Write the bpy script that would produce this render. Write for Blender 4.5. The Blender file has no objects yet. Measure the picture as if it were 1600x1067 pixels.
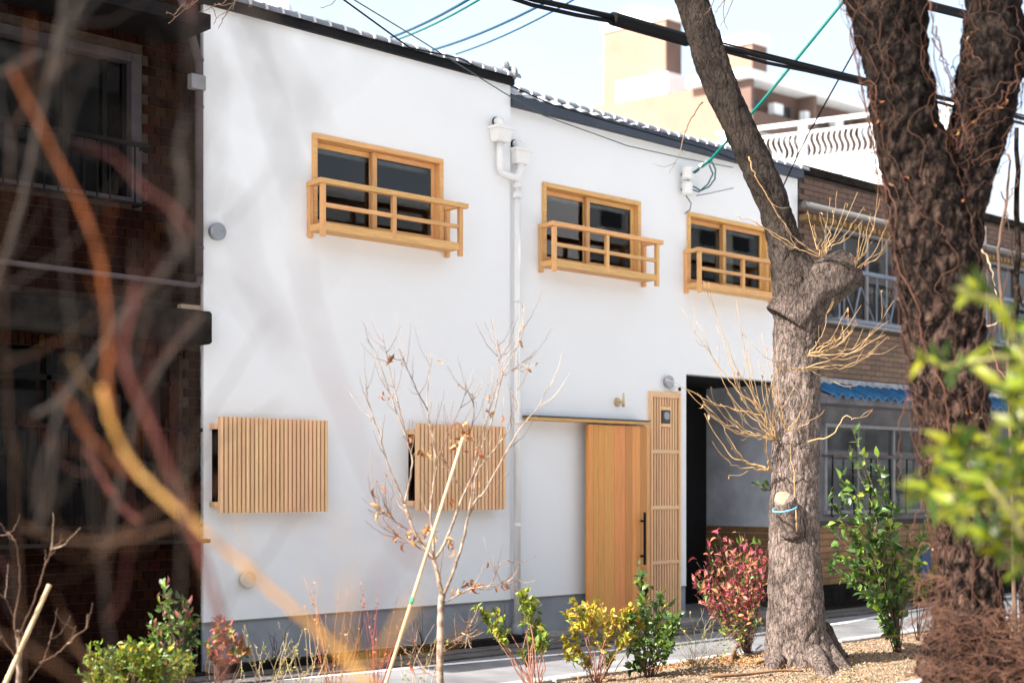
import bpy, math, random
from mathutils import Vector, Matrix, noise
R = math.radians
random.seed(7)
scene = bpy.context.scene
COL = scene.collection

# ------------------------------------------------------------------ camera
# world: x runs along the house front, y away from the street into the house, z up
F, CX, HY = 2222.2, 800.0, 758.0            # focal length and horizon in pixels of the 1600 px photo
TH = R(46.6); CT, ST = math.cos(TH), math.sin(TH)
CAM = Vector((0.0, -11.04, 1.65))
cd = bpy.data.cameras.new('camera'); cam = bpy.data.objects.new('camera', cd); COL.objects.link(cam)
cam.location = CAM
cam.rotation_euler = (R(90), 0, math.atan2(-CT, ST))
cd.lens = 50; cd.sensor_width = 36; cd.shift_y = (HY - 533.5) / 1600
cd.clip_start = 0.05; cd.clip_end = 3000
cd.dof.use_dof = True; cd.dof.focus_distance = 12.0; cd.dof.aperture_fstop = 1.4
cd.dof.aperture_blades = 9
scene.camera = cam

# ------------------------------------------------------------------ light
SUN_EL, SUN_A = R(39), R(8.5)               # sun comes along the street from the left, a little behind the house front
to_sun = Vector((-math.cos(SUN_EL) * math.cos(SUN_A), math.cos(SUN_EL) * math.sin(SUN_A), math.sin(SUN_EL)))
sl = bpy.data.lights.new('sun', 'SUN'); sl.energy = 5.0; sl.angle = R(0.53); sl.color = (1.0, 0.95, 0.89)
sun = bpy.data.objects.new('sun', sl); COL.objects.link(sun)
sun.rotation_euler = to_sun.to_track_quat('Z', 'Y').to_euler()
w = bpy.data.worlds.new('World'); scene.world = w; w.use_nodes = True
nt = w.node_tree; N = nt.nodes; L = nt.links
for n in list(N): N.remove(n)
out = N.new('ShaderNodeOutputWorld'); bg = N.new('ShaderNodeBackground'); bg.inputs[1].default_value = 0.15
sky = N.new('ShaderNodeTexSky'); sky.sky_type = 'NISHITA'; sky.sun_disc = False
sky.sun_elevation = SUN_EL; sky.sun_rotation = math.atan2(to_sun.x, to_sun.y)
sky.air_density = 1.0; sky.dust_density = 6.0; sky.ozone_density = 1.0
tc = N.new('ShaderNodeTexCoord'); mp = N.new('ShaderNodeMapping'); mp.inputs['Scale'].default_value = (1, 1, 2.2)
nz = N.new('ShaderNodeTexNoise'); nz.inputs['Scale'].default_value = 2.6; nz.inputs['Detail'].default_value = 6; nz.inputs['Roughness'].default_value = 0.55
rp = N.new('ShaderNodeValToRGB'); rp.color_ramp.elements[0].position = 0.36; rp.color_ramp.elements[1].position = 0.66
rp.color_ramp.elements[0].color = (0.58, 0.58, 0.58, 1); rp.color_ramp.elements[1].color = (0.92, 0.92, 0.92, 1)
mx = N.new('ShaderNodeMix'); mx.data_type = 'RGBA'; mx.inputs[7].default_value = (2.15, 2.42, 2.75, 1)
L.new(tc.outputs['Generated'], mp.inputs[0]); L.new(mp.outputs[0], nz.inputs['Vector']); L.new(nz.outputs[0], rp.inputs[0])
L.new(rp.outputs[0], mx.inputs[0]); L.new(sky.outputs[0], mx.inputs[6]); L.new(mx.outputs[2], bg.inputs[0]); L.new(bg.outputs[0], out.inputs[0])
vs = scene.view_settings; vs.view_transform = 'Standard'; vs.look = 'None'; vs.gamma = 1; vs.exposure = 1.72; vs.use_curve_mapping = False
cy = scene.cycles; cy.use_denoising = True; cy.max_bounces = 5; cy.transparent_max_bounces = 12
cy.sample_clamp_indirect = 6

# ------------------------------------------------------------------ pixel <-> place helpers
def pt(px, py, Z):
    u = (px - CX) / F
    return Vector((CAM.x + Z * (CT + ST * u), CAM.y + Z * (ST - CT * u), CAM.z + (HY - py) / F * Z))
def depth_y(px, Y): return (Y - CAM.y) / (ST - CT * (px - CX) / F)
def on_y(px, py, Y): return pt(px, py, depth_y(px, Y))
def fx(px, Y=0.0): return on_y(px, 0, Y).x
def fz(px, py, Y=0.0): return on_y(px, py, Y).z
def on_z(px, py, z=0.0): return pt(px, py, F * (CAM.z - z) / (py - HY))
def ZY(px, Y): return depth_y(px, Y)

# ------------------------------------------------------------------ materials
MATS = {}
def mat(name, col, rough=0.7, var=0.0, vscale=6.0, stretch=(1, 1, 1), bump=0.0, bscale=40.0, rand=0.0, spec=0.3, metal=0.0,
        col2=None, lo=0.35, hi=0.65, detail=5, coord='Object', hue=0.0, trans=0.0):
    if name in MATS: return MATS[name]
    m = bpy.data.materials.new(name); m.use_nodes = True; t = m.node_tree; n = t.nodes; l = t.links
    p = n['Principled BSDF']; p.inputs['Roughness'].default_value = rough; p.inputs['Metallic'].default_value = metal
    p.inputs['Specular IOR Level'].default_value = spec
    p.inputs['Base Color'].default_value = (*col, 1)
    src = None
    if var or col2 or bump:
        tcn = n.new('ShaderNodeTexCoord'); mpn = n.new('ShaderNodeMapping'); mpn.inputs['Scale'].default_value = stretch
        l.new(tcn.outputs[coord], mpn.inputs[0])
        oi = None
        if rand or hue:
            oi = n.new('ShaderNodeObjectInfo'); va = n.new('ShaderNodeVectorMath'); va.operation = 'ADD'
            sc_ = n.new('ShaderNodeMath'); sc_.operation = 'MULTIPLY'; sc_.inputs[1].default_value = 37.0
            l.new(oi.outputs['Random'], sc_.inputs[0]); l.new(tcn.outputs[coord], va.inputs[0]); l.new(sc_.outputs[0], va.inputs[1])
            l.new(va.outputs[0], mpn.inputs[0])
    if var or col2:
        z = n.new('ShaderNodeTexNoise'); z.inputs['Scale'].default_value = vscale; z.inputs['Detail'].default_value = detail
        z.inputs['Roughness'].default_value = 0.6
        l.new(mpn.outputs[0], z.inputs['Vector'])
        r = n.new('ShaderNodeValToRGB'); e = r.color_ramp.elements; e[0].position = lo; e[1].position = hi
        c2 = col2 if col2 else tuple(min(1, c * (1 + var)) for c in col)
        c1 = col if col2 else tuple(c * (1 - var) for c in col)
        e[0].color = (*c1, 1); e[1].color = (*c2, 1)
        l.new(z.outputs[0], r.inputs[0]); src = r.outputs[0]
    if rand or hue:
        oi2 = n.new('ShaderNodeObjectInfo'); h = n.new('ShaderNodeHueSaturation')
        a = n.new('ShaderNodeMapRange'); a.inputs[3].default_value = 1 - rand; a.inputs[4].default_value = 1 + rand
        b = n.new('ShaderNodeMath'); b.operation = 'MULTIPLY'; b.inputs[1].default_value = 7.31
        c = n.new('ShaderNodeMath'); c.operation = 'FRACT'
        d = n.new('ShaderNodeMapRange'); d.inputs[3].default_value = 0.5 - hue; d.inputs[4].default_value = 0.5 + hue
        l.new(oi2.outputs['Random'], a.inputs[0]); l.new(a.outputs[0], h.inputs['Value'])
        l.new(oi2.outputs['Random'], b.inputs[0]); l.new(b.outputs[0], c.inputs[0]); l.new(c.outputs[0], d.inputs[0]); l.new(d.outputs[0], h.inputs['Hue'])
        if src: l.new(src, h.inputs['Color'])
        else: h.inputs['Color'].default_value = (*col, 1)
        src = h.outputs[0]
    if src: l.new(src, p.inputs['Base Color'])
    if bump:
        z2 = n.new('ShaderNodeTexNoise'); z2.inputs['Scale'].default_value = bscale; z2.inputs['Detail'].default_value = 6
        l.new(mpn.outputs[0], z2.inputs['Vector'])
        bn = n.new('ShaderNodeBump'); bn.inputs['Strength'].default_value = bump; bn.inputs['Distance'].default_value = 0.02
        l.new(z2.outputs[0], bn.inputs['Height']); l.new(bn.outputs[0], p.inputs['Normal'])
    if trans:
        tl = n.new('ShaderNodeBsdfTranslucent'); ms = n.new('ShaderNodeMixShader'); ms.inputs[0].default_value = trans
        if src: l.new(src, tl.inputs[0])
        else: tl.inputs[0].default_value = (*col, 1)
        l.new(p.outputs[0], ms.inputs[1]); l.new(tl.outputs[0], ms.inputs[2]); l.new(ms.outputs[0], n['Material Output'].inputs[0])
    MATS[name] = m
    return m
def glass_mat():
    m = bpy.data.materials.new('window_glass'); m.use_nodes = True; t = m.node_tree; n = t.nodes; l = t.links
    n.remove(n['Principled BSDF'])
    g = n.new('ShaderNodeBsdfGlossy'); g.inputs['Roughness'].default_value = 0.01
    tr = n.new('ShaderNodeBsdfTransparent'); tr.inputs[0].default_value = (0.82, 0.86, 0.86, 1)
    fr = n.new('ShaderNodeFresnel'); fr.inputs[0].default_value = 1.5
    mm = n.new('ShaderNodeMath'); mm.operation = 'MULTIPLY'; mm.inputs[1].default_value = 1.2; mm.use_clamp = True
    mxs = n.new('ShaderNodeMixShader')
    l.new(fr.outputs[0], mm.inputs[0]); l.new(mm.outputs[0], mxs.inputs[0]); l.new(tr.outputs[0], mxs.inputs[1]); l.new(g.outputs[0], mxs.inputs[2])
    l.new(mxs.outputs[0], n['Material Output'].inputs[0])
    return m
M = {}
M['plaster'] = mat('white_plaster', (0.83, 0.835, 0.84), 0.9, var=0.008, vscale=1.3, bump=0.15, bscale=90, spec=0.15)
M['found'] = mat('grey_render', (0.27, 0.285, 0.31), 0.85, var=0.12, vscale=2.5, bump=0.2, bscale=60)
M['cedar'] = mat('pale_cedar', (0.70, 0.39, 0.155), 0.6, var=0.13, vscale=5, stretch=(14, 14, 1.2), rand=0.10, hue=0.008, bump=0.08, bscale=30)
M['cedar_h'] = mat('pale_cedar_rail', (0.70, 0.39, 0.155), 0.6, var=0.13, vscale=5, stretch=(1.2, 14, 14), rand=0.10, hue=0.008, bump=0.08, bscale=30)
M['slatwood'] = mat('slat_cedar', (0.78, 0.495, 0.275), 0.6, var=0.08, vscale=4, stretch=(16, 16, 0.8), rand=0.10, hue=0.008, bump=0.08, bscale=30)
M['doorwood'] = mat('door_cedar', (0.66, 0.295, 0.082), 0.5, var=0.11, vscale=4, stretch=(20, 20, 0.8), rand=0.2, hue=0.012, bump=0.06, bscale=30)
M['blackmetal'] = mat('black_metal', (0.007, 0.007, 0.008), 0.6, spec=0.12)
M['bluemetal'] = mat('slate_blue_metal', (0.05, 0.062, 0.085), 0.7, var=0.1, vscale=3)
M['rooftile'] = mat('silver_grey_tile', (0.17, 0.175, 0.20), 0.42, var=0.2, vscale=8, rand=0.12, spec=0.5)
M['pvc'] = mat('white_pvc', (0.80, 0.79, 0.77), 0.4, var=0.03, vscale=4, spec=0.4)
M['steel'] = mat('brushed_steel', (0.35, 0.37, 0.40), 0.4, metal=0.6, var=0.1, vscale=9)
M['brass'] = mat('aged_brass', (0.55, 0.43, 0.25), 0.45, metal=0.5, var=0.1, vscale=12)
M['glass'] = glass_mat()
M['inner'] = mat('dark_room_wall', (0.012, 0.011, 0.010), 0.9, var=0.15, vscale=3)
M['curtain'] = mat('beige_curtain', (0.35, 0.31, 0.25), 0.9, var=0.15, vscale=3)
M['brick'] = mat('shaded_brown_brick', (0.0155, 0.0044, 0.0019), 0.75, var=0.45, vscale=14, rand=0.5, hue=0.02, bump=0.5, bscale=50, spec=0.04)  # the building's shade is put into a much darker brick colour
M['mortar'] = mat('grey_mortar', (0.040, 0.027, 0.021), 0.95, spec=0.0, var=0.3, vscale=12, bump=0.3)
M['darkiron'] = mat('dark_iron', (0.006, 0.005, 0.005), 0.7, var=0.2, vscale=20, spec=0.1)
M['concrete'] = mat('weathered_concrete', (0.20, 0.19, 0.18), 0.9, var=0.3, vscale=5, bump=0.3, bscale=30)
M['darkconc'] = mat('dark_concrete', (0.018, 0.015, 0.013), 0.95, spec=0.05, var=0.45, vscale=5, bump=0.3, bscale=30)  # near-black concrete, tone mottled at random
M['pinkpipe'] = mat('faded_brown_pipe', (0.065, 0.048, 0.05), 0.6, var=0.25, vscale=6)
M['asphalt'] = mat('asphalt', (0.17, 0.168, 0.172), 0.9, var=0.35, vscale=1.1, bump=0.35, bscale=180)
M['soil'] = mat('pale_ground', (0.46, 0.46, 0.455), 0.95, var=0.4, vscale=6, bump=0.6, bscale=40)
M['paint'] = mat('road_paint', (0.75, 0.75, 0.74), 0.7, var=0.12, vscale=9, col2=None)
M['kerb'] = mat('kerb_concrete', (0.34, 0.33, 0.31), 0.9, var=0.22, vscale=7, bump=0.4, bscale=60)
M['paver'] = mat('dark_paver', (0.10, 0.09, 0.085), 0.85, var=0.3, vscale=9, rand=0.25, bump=0.3)
M['tan_tile'] = mat('tan_facing_tile', (0.26, 0.14, 0.06), 0.6, var=0.2, vscale=12, rand=0.22, hue=0.01, bump=0.15)
M['brown_tile'] = mat('brown_facing_tile', (0.165, 0.10, 0.063), 0.6, var=0.2, vscale=12, rand=0.22, hue=0.01, bump=0.15)
M['tile_joint'] = mat('dark_tile_joint', (0.075, 0.06, 0.05), 0.95, var=0.2, vscale=9)
M['oldplaster'] = mat('grey_old_plaster', (0.15, 0.15, 0.162), 0.9, var=0.25, vscale=2.2, bump=0.2, bscale=30)
M['bluetile'] = mat('blue_glazed_tile', (0.006, 0.085, 0.20), 0.3, var=0.3, vscale=10, rand=0.15, spec=0.5)
M['alu'] = mat('dull_aluminium', (0.24, 0.24, 0.25), 0.5, var=0.12, vscale=8)
M['bluegrey'] = mat('blue_grey_paint', (0.16, 0.19, 0.24), 0.5, var=0.15, vscale=8)
M['peach'] = mat('peach_render', (0.27, 0.168, 0.125), 0.9, var=0.08, vscale=0.5)
M['brownren'] = mat('brown_and_shaded_render', (0.15, 0.095, 0.075), 0.9, var=0.1, vscale=0.6)
M['whitepaint'] = mat('white_paint', (0.78, 0.78, 0.77), 0.6, var=0.04, vscale=2)
M['cable'] = mat('black_cable', (0.006, 0.006, 0.007), 0.7, spec=0.1)
M['cable_blue'] = mat('blue_cable', (0.008, 0.06, 0.11), 0.5)
M['cable_green'] = mat('green_cable', (0.0, 0.12, 0.10), 0.5)
M['bluestring'] = mat('blue_string', (0.12, 0.38, 0.62), 0.8)

# ------------------------------------------------------------------ mesh building
LOCS = {}
def link(o, parent=None):
    COL.objects.link(o)
    if parent is not None:
        o.parent = parent
        if parent.name in LOCS: o.matrix_parent_inverse = Matrix.Translation(-LOCS[parent.name])
    return o
def tag(o, label, cat=None, group=None, kind=None):
    if label: o['label'] = label
    if cat: o['category'] = cat
    if group: o['group'] = group
    if kind: o['kind'] = kind
    return o
def thing(name, loc, label, cat, group=None):
    o = bpy.data.objects.new(name, None); COL.objects.link(o); o.location = loc; o.empty_display_size = 0.2
    LOCS[o.name] = Vector(loc)
    return tag(o, label, cat, group)
class MB:
    def __init__(s): s.v = []; s.f = []; s.sm = []
    def add(s, vs, fs, smooth=False):
        k = len(s.v); s.v += [tuple(a) for a in vs]
        for f in fs: s.f.append([i + k for i in f]); s.sm.append(smooth)
        return s
    def box(s, x0, x1, y0, y1, z0, z1):
        return s.add([(x0,y0,z0),(x1,y0,z0),(x1,y1,z0),(x0,y1,z0),(x0,y0,z1),(x1,y0,z1),(x1,y1,z1),(x0,y1,z1)],
              [(0,3,2,1),(4,5,6,7),(0,1,5,4),(1,2,6,5),(2,3,7,6),(3,0,4,7)])
    def cbox(s, x0, x1, y0, y1, z0, z1, c=0.004):
        # chamfered box: 24 corners
        X = (x0, x1); Y = (y0, y1); Z = (z0, z1); vs = []; idx = {}
        for i in (0, 1):
            for j in (0, 1):
                for k in (0, 1):
                    sx, sy, sz = (1 - 2*i), (1 - 2*j), (1 - 2*k)
                    for a in range(3):
                        p = [X[i] + sx*c, Y[j] + sy*c, Z[k] + sz*c]
                        p[a] = (X[i], Y[j], Z[k])[a]
                        idx[(i,j,k,a)] = len(vs); vs.append(p)
        fs = []
        for a in range(3):
            b, d = (a+1) % 3, (a+2) % 3
            for e in (0, 1):
                q = []
                for (m_, n_) in ((0,0),(1,0),(1,1),(0,1)):
                    t = [0,0,0]; t[a] = e; t[b] = m_; t[d] = n_; q.append(idx[(*t, a)])
                fs.append(q if e else q[::-1])
                # edge faces between face a and face b
            for e in (0, 1):
                for g in (0, 1):
                    q = []
                    for (ax, h) in ((a,0),(a,1),(b,1),(b,0)):
                        t = [0,0,0]; t[a] = e; t[b] = g; t[d] = h; q.append(idx[(*t, ax)])
                    fs.append(q)
        for i in (0,1):
            for j in (0,1):
                for k in (0,1): fs.append([idx[(i,j,k,a)] for a in range(3)])
        return s.add(vs, fs)
    def obox(s, o, a, b, c):
        # box from corner o with three edge vectors
        o, a, b, c = Vector(o), Vector(a), Vector(b), Vector(c)
        return s.add([o, o+a, o+a+b, o+b, o+c, o+a+c, o+a+b+c, o+b+c],
              [(0,3,2,1),(4,5,6,7),(0,1,5,4),(1,2,6,5),(2,3,7,6),(3,0,4,7)])
    def bar(s, p, q, w_, h_):
        # rectangular bar from p to q, w_ sideways, h_ upwards
        p, q = Vector(p), Vector(q); d = (q - p); up = Vector((0,0,1))
        if abs(d.normalized().z) > 0.99: up = Vector((0,1,0))
        side = d.cross(up).normalized() * w_; u2 = side.cross(d).normalized() * h_
        return s.obox(p - side/2 - u2/2, d, side, u2)
    def tube(s, pts, rad, n=8, cap=True, smooth=True):
        pts = [Vector(p) for p in pts]; m = len(pts)
        if not hasattr(rad, '__len__'): rad = [rad] * m
        t0 = (pts[1] - pts[0]).normalized()
        up = Vector((0,0,1)) if abs(t0.z) < 0.9 else Vector((1,0,0))
        a = t0.cross(up).normalized(); k = len(s.v); prev = t0
        for i in range(m):
            t = (pts[min(i+1, m-1)] - pts[max(i-1, 0)])
            t = t.normalized() if t.length > 1e-9 else prev
            ax = prev.cross(t)
            if ax.length > 1e-7: a = Matrix.Rotation(prev.angle(t), 3, ax.normalized()) @ a
            prev = t; b = t.cross(a).normalized()
            for j in range(n):
                g = 2*math.pi*j/n; s.v.append(tuple(pts[i] + (a*math.cos(g) + b*math.sin(g)) * rad[i]))
        for i in range(m-1):
            for j in range(n):
                s.f.append([k+i*n+j, k+i*n+(j+1)%n, k+(i+1)*n+(j+1)%n, k+(i+1)*n+j]); s.sm.append(smooth)
        if cap:
            s.f.append([k+j for j in range(n)][::-1]); s.sm.append(False)
            s.f.append([k+(m-1)*n+j for j in range(n)]); s.sm.append(False)
        return s
    def disc_stack(s, c, axis, prof, n=24):
        # lathe: prof = [(distance along axis, radius)]
        axis = Vector(axis).normalized(); c = Vector(c)
        up = Vector((0,0,1)) if abs(axis.z) < 0.9 else Vector((1,0,0))
        a = axis.cross(up).normalized(); b = axis.cross(a); k = len(s.v)
        for (h, r) in prof:
            for j in range(n):
                g = 2*math.pi*j/n; s.v.append(tuple(c + axis*h + (a*math.cos(g) + b*math.sin(g))*r))
        for i in range(len(prof)-1):
            for j in range(n):
                s.f.append([k+i*n+j, k+i*n+(j+1)%n, k+(i+1)*n+(j+1)%n, k+(i+1)*n+j]); s.sm.append(False)
        s.f.append([k+j for j in range(n)][::-1]); s.sm.append(False)
        s.f.append([k+(len(prof)-1)*n+j for j in range(n)]); s.sm.append(False)
        return s
    def mesh(s, name, material):
        me = bpy.data.meshes.new(name); me.from_pydata(s.v, [], s.f); me.materials.append(material)
        me.polygons.foreach_set('use_smooth', s.sm); me.validate(); me.update(); return me
    def build(s, name, material, parent=None):
        return link(bpy.data.objects.new(name, s.mesh(name, material)), parent)
def fixn(o):
    import bmesh
    b = bmesh.new(); b.from_mesh(o.data); bmesh.ops.recalc_face_normals(b, faces=b.faces); b.to_mesh(o.data); b.free(); return o
def inst(name, me, loc, parent, rot=None, scale=None):
    o = bpy.data.objects.new(name, me); o.location = loc
    if rot is not None: o.rotation_euler = rot
    if scale is not None: o.scale = scale
    return link(o, parent)
def wall_holes(mb, x0, x1, z0, z1, y0, y1, holes):
    # a slab between y0 (front) and y1 with rectangular holes (xa, xb, za, zb)
    xs = sorted({x0, x1, *[h[0] for h in holes], *[h[1] for h in holes]}); zs = sorted({z0, z1, *[h[2] for h in holes], *[h[3] for h in holes]})
    xs = [x for x in xs if x0 <= x <= x1]; zs = [z for z in zs if z0 <= z <= z1]
    def solid(i, j):
        if i < 0 or j < 0 or i >= len(xs)-1 or j >= len(zs)-1: return False
        cx_, cz_ = (xs[i]+xs[i+1])/2, (zs[j]+zs[j+1])/2
        return not any(h[0] < cx_ < h[1] and h[2] < cz_ < h[3] for h in holes)
    for i in range(len(xs)-1):
        for j in range(len(zs)-1):
            if not solid(i, j): continue
            a, b, c, d = xs[i], xs[i+1], zs[j], zs[j+1]
            mb.add([(a,y0,c),(b,y0,c),(b,y0,d),(a,y0,d)], [(0,1,2,3)]); mb.add([(a,y1,c),(b,y1,c),(b,y1,d),(a,y1,d)], [(3,2,1,0)])
            if not solid(i-1,j): mb.add([(a,y0,c),(a,y0,d),(a,y1,d),(a,y1,c)], [(0,1,2,3)])
            if not solid(i+1,j): mb.add([(b,y0,c),(b,y1,c),(b,y1,d),(b,y0,d)], [(0,1,2,3)])
            if not solid(i,j-1): mb.add([(a,y0,c),(a,y1,c),(b,y1,c),(b,y0,c)], [(0,1,2,3)])
            if not solid(i,j+1): mb.add([(a,y0,d),(b,y0,d),(b,y1,d),(a,y1,d)], [(0,1,2,3)])
    return mb
def mix(a, b, t): return a + (b - a) * t

# ================================================================== GROUND
def sheet(name, x0, x1, y0, y1, z, m):
    return tag(MB().add([(x0,y0,z),(x1,y0,z),(x1,y1,z),(x0,y1,z)], [(0,1,2,3)]).build(name, m), None, None, None, 'structure')
sheet('ground', -900, 1500, -900, 1500, -0.012, M['soil'])
sheet('road', -60, 120, -3.0, -0.42, -0.004, M['asphalt'])
# painted edge line following the road
line_px = [(-60, 1112), (150, 1090), (400, 1064), (570, 1050), (700, 1037), (870, 1022), (1000, 1012), (1150, 994), (1313, 973), (1450, 949), (1600, 928), (1800, 903)]
lp = [on_z(a, b, 0.0) for a, b in line_px]
mb = MB()
for i in range(len(lp)-1):
    a, b = lp[i], lp[i+1]
    mb.add([(a.x,a.y-0.05,0.0),(b.x,b.y-0.05,0.0),(b.x,b.y+0.05,0.0),(a.x,a.y+0.05,0.0)], [(0,1,2,3)])
tag(mb.build('road_edge_line', M['paint']), 'thin white painted line along the far edge of the lane', 'road marking', None, 'structure')
# gutter of dark pavers along the houses
pav = tag(MB().box(-8, 40, -0.42, 0.6, -0.2, 0.0).build('pavement', M['darkconc']), None, None, None, 'structure')
pm = MB().cbox(-0.5, 0.5, -0.5, 0.5, -0.5, 0.5, 0.03).mesh('paver', M['paver'])
xp = 5.0; i = 0
while xp < 17.5:
    wd = 0.30
    inst('paver', pm, (xp + wd/2, -0.55, 0.002), pav, (0, 0, 0), (wd-0.012, 0.24, 0.05)); xp += wd
xp = 5.1
while xp < 17.5:
    inst('paver', pm, (xp + 0.15, -0.80, -0.002), pav, (0, 0, 0), (0.288, 0.24, 0.04)); xp += 0.30

# planting bed across the lane with kerbs
BZ = 0.10
bed = MB()
nx, ny = 150, 22
vs = []; fs = []
for i in range(nx+1):
    for j in range(ny+1):
        x = -3 + 28*i/nx; y = -5.05 + 2.0*j/ny
        e = min(1, 4*min(j, ny-j)/ny)
        z = BZ + e*(0.035 + 0.05*noise.fractal(Vector((x*0.9, y*0.9, 3)), 1, 2, 4)) - 0.02
        vs.append((x, y, z))
for i in range(nx):
    for j in range(ny):
        a = i*(ny+1)+j; fs.append((a, a+ny+1, a+ny+2, a+1))
bed.add(vs, fs, True)
tag(bed.build('planting_bed', mat('gravel_bed', (0.09,0.06,0.035), 0.95, col2=(0.28,0.20,0.125), vscale=60, lo=0.3, hi=0.62, bump=0.8, bscale=90)), None, None, None, 'structure')
def bed_z(x, y):
    j = (y + 5.05)/2.0; e = max(0, min(1, 4*min(j, 1-j)))
    return BZ + e*(0.035 + 0.05*noise.fractal(Vector((x*0.9, y*0.9, 3)), 1, 2, 4)) - 0.02
for y0, y1, nm, lb in ((-3.07, -2.95, 'kerb', 'low pale concrete kerb between planting bed and lane'), (-5.24, -5.05, 'stone_kerb', 'rough pale stone kerb on the near side of the gravel bed')):
    k = thing(nm, (10, (y0+y1)/2, 0), lb, 'kerb')
    x = -3.0
    while x < 25:
        ln = 0.6 if y0 < -4 else 1.0
        g = 0.012*random.uniform(0.3, 1)
        dz = random.uniform(-0.008, 0.008) if y0 < -4 else 0
        MB().cbox(x+g, x+ln-g, y0+random.uniform(-.008,.008)*(y0 < -4), y1, -0.02, BZ+0.02+dz, 0.012).build('kerb_stone', M['kerb'], k)
        x += ln

# ================================================================== WHITE HOUSE
XA, XB, XC, XD = fx(318), fx(797.5), fx(1072, 0.05), fx(1246, 0.05)
Y2 = 0.05
ZB = 0.432                                   # top of the grey base band
Z1, Z2 = 5.91, 5.70                          # undersides of the two fascias
house = thing('white_house', ((XA+XD)/2, 0, 0), 'white plastered two storey house with pale wooden windows and slat screens', 'house')
# windows (left px, right px, top z, bottom z, plane)
wins = []
for (pl, pr, pyl, pyr, Y, bl) in ((487, 690.5, 208, 249.6, 0.0, 390), (846.6, 999, 285, 315.6, Y2, 437.7), (1072.8, 1199, 331, 357, Y2, None)):
    zt = (fz(pl, pyl, Y) + fz(pr, pyr, Y))/2
    zb = fz(pr, bl, Y) if bl else None
    wins.append([fx(pl, Y), fx(pr, Y), zb, zt, Y])
wins[2][2] = wins[1][2]; 
# slat screens cover small openings
scr = []
SY = -0.145
for (pl, pr, a, b, c, d) in ((344.8, 515, 650.5, 656.5, 801, 799.4), (652.5, 792.5, 661.5, 666, 798, 795.5)):
    zt = (fz(pl, a, SY)+fz(pr, b, SY))/2; zb = (fz(pl, c, SY)+fz(pr, d, SY))/2
    scr.append((fx(pl, SY), fx(pr, SY), zb, zt))
DX0, DX1 = fx(920, -0.10), fx(1010.6, -0.06)
DZ0, DZ1 = 0.06, fz(965, 664.5, -0.10)
PX0, PX1 = fx(1016, 0.02), fx(1062.5, 0.02)
PZ0, PZ1 = 0.06, fz(1040, 612.3, 0.02)
ENT_Z = fz(1072, 584, Y2)
holes1 = [(w_[0]+0.02, w_[1]-0.02, w_[2]+0.02, w_[3]-0.02) for w_ in wins[:1]] + [(s_[0]-0.0, s_[1]-0.06, s_[2]+0.08, s_[3]-0.08) for s_ in scr]
holes2 = [(w_[0]+0.02, w_[1]-0.02, w_[2]+0.02, w_[3]-0.02) for w_ in wins[1:]] + [(XC, XD-0.10, -0.1, ENT_Z), (PX0, PX1, -0.1, PZ1), (DX0+0.30, DX1, -0.1, DZ1)]
wall_holes(MB(), XA, XB, ZB, Z1+0.02, 0.0, 0.16, holes1).build('front_wall', M['plaster'], house)
wall_holes(MB(), XB, XD, ZB, Z2+0.02, Y2, Y2+0.15, holes2).build('front_wall', M['plaster'], house)
wall_holes(MB(), XA+0.003, XB-0.003, -0.1, ZB-0.002, 0.012, 0.15, []).build('base_band', M['found'], house)
for (a, b) in ((XB, DX0+0.30), (PX1, XC), (XD-0.10, XD)): MB().box(a, b, Y2+0.012, Y2+0.14, -0.1, ZB-0.002).build('base_band', M['found'], house)
for (a, b, y) in ((XA, XB-0.002, 0.0), (XB, DX0-0.02, Y2), (PX1+0.05, XC, Y2)): MB().box(a, b, y-0.006, y, ZB-0.006, ZB+0.004).build('base_flashing', mat('grey_flashing', (0.28,0.25,0.22), 0.6), house)
# inside: dark rooms
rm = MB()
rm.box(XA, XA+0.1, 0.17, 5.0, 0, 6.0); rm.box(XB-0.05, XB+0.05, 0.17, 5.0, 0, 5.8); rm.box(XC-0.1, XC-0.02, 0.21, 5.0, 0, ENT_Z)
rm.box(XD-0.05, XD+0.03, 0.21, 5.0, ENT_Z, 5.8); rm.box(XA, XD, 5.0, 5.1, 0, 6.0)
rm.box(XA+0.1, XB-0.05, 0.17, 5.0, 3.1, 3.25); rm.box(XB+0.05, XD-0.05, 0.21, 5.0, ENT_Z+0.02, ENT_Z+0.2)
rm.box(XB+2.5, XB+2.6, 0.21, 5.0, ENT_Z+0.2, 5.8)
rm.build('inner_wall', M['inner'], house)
# carport passage: back wall, left wall, ceiling, floor
YK = XD/1.2428 - 11.04
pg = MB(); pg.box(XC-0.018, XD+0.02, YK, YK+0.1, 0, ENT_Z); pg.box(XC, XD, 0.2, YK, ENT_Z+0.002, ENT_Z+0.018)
pg.build('passage_lining', mat('passage_shade', (0.008, 0.008, 0.009), 0.8), house)  # deep shade of the passage painted in as near-black back wall and ceiling
MB().box(XC-0.018, XC-0.002, 0.2, YK-0.01, 0, ENT_Z).build('passage_side_wall', M['inner'], house)
tag(MB().box(XC, XD-0.01, -0.42, 2.0, 0.001, 0.012).build('passage_floor', M['concrete']), None, None, None, 'structure')

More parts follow.
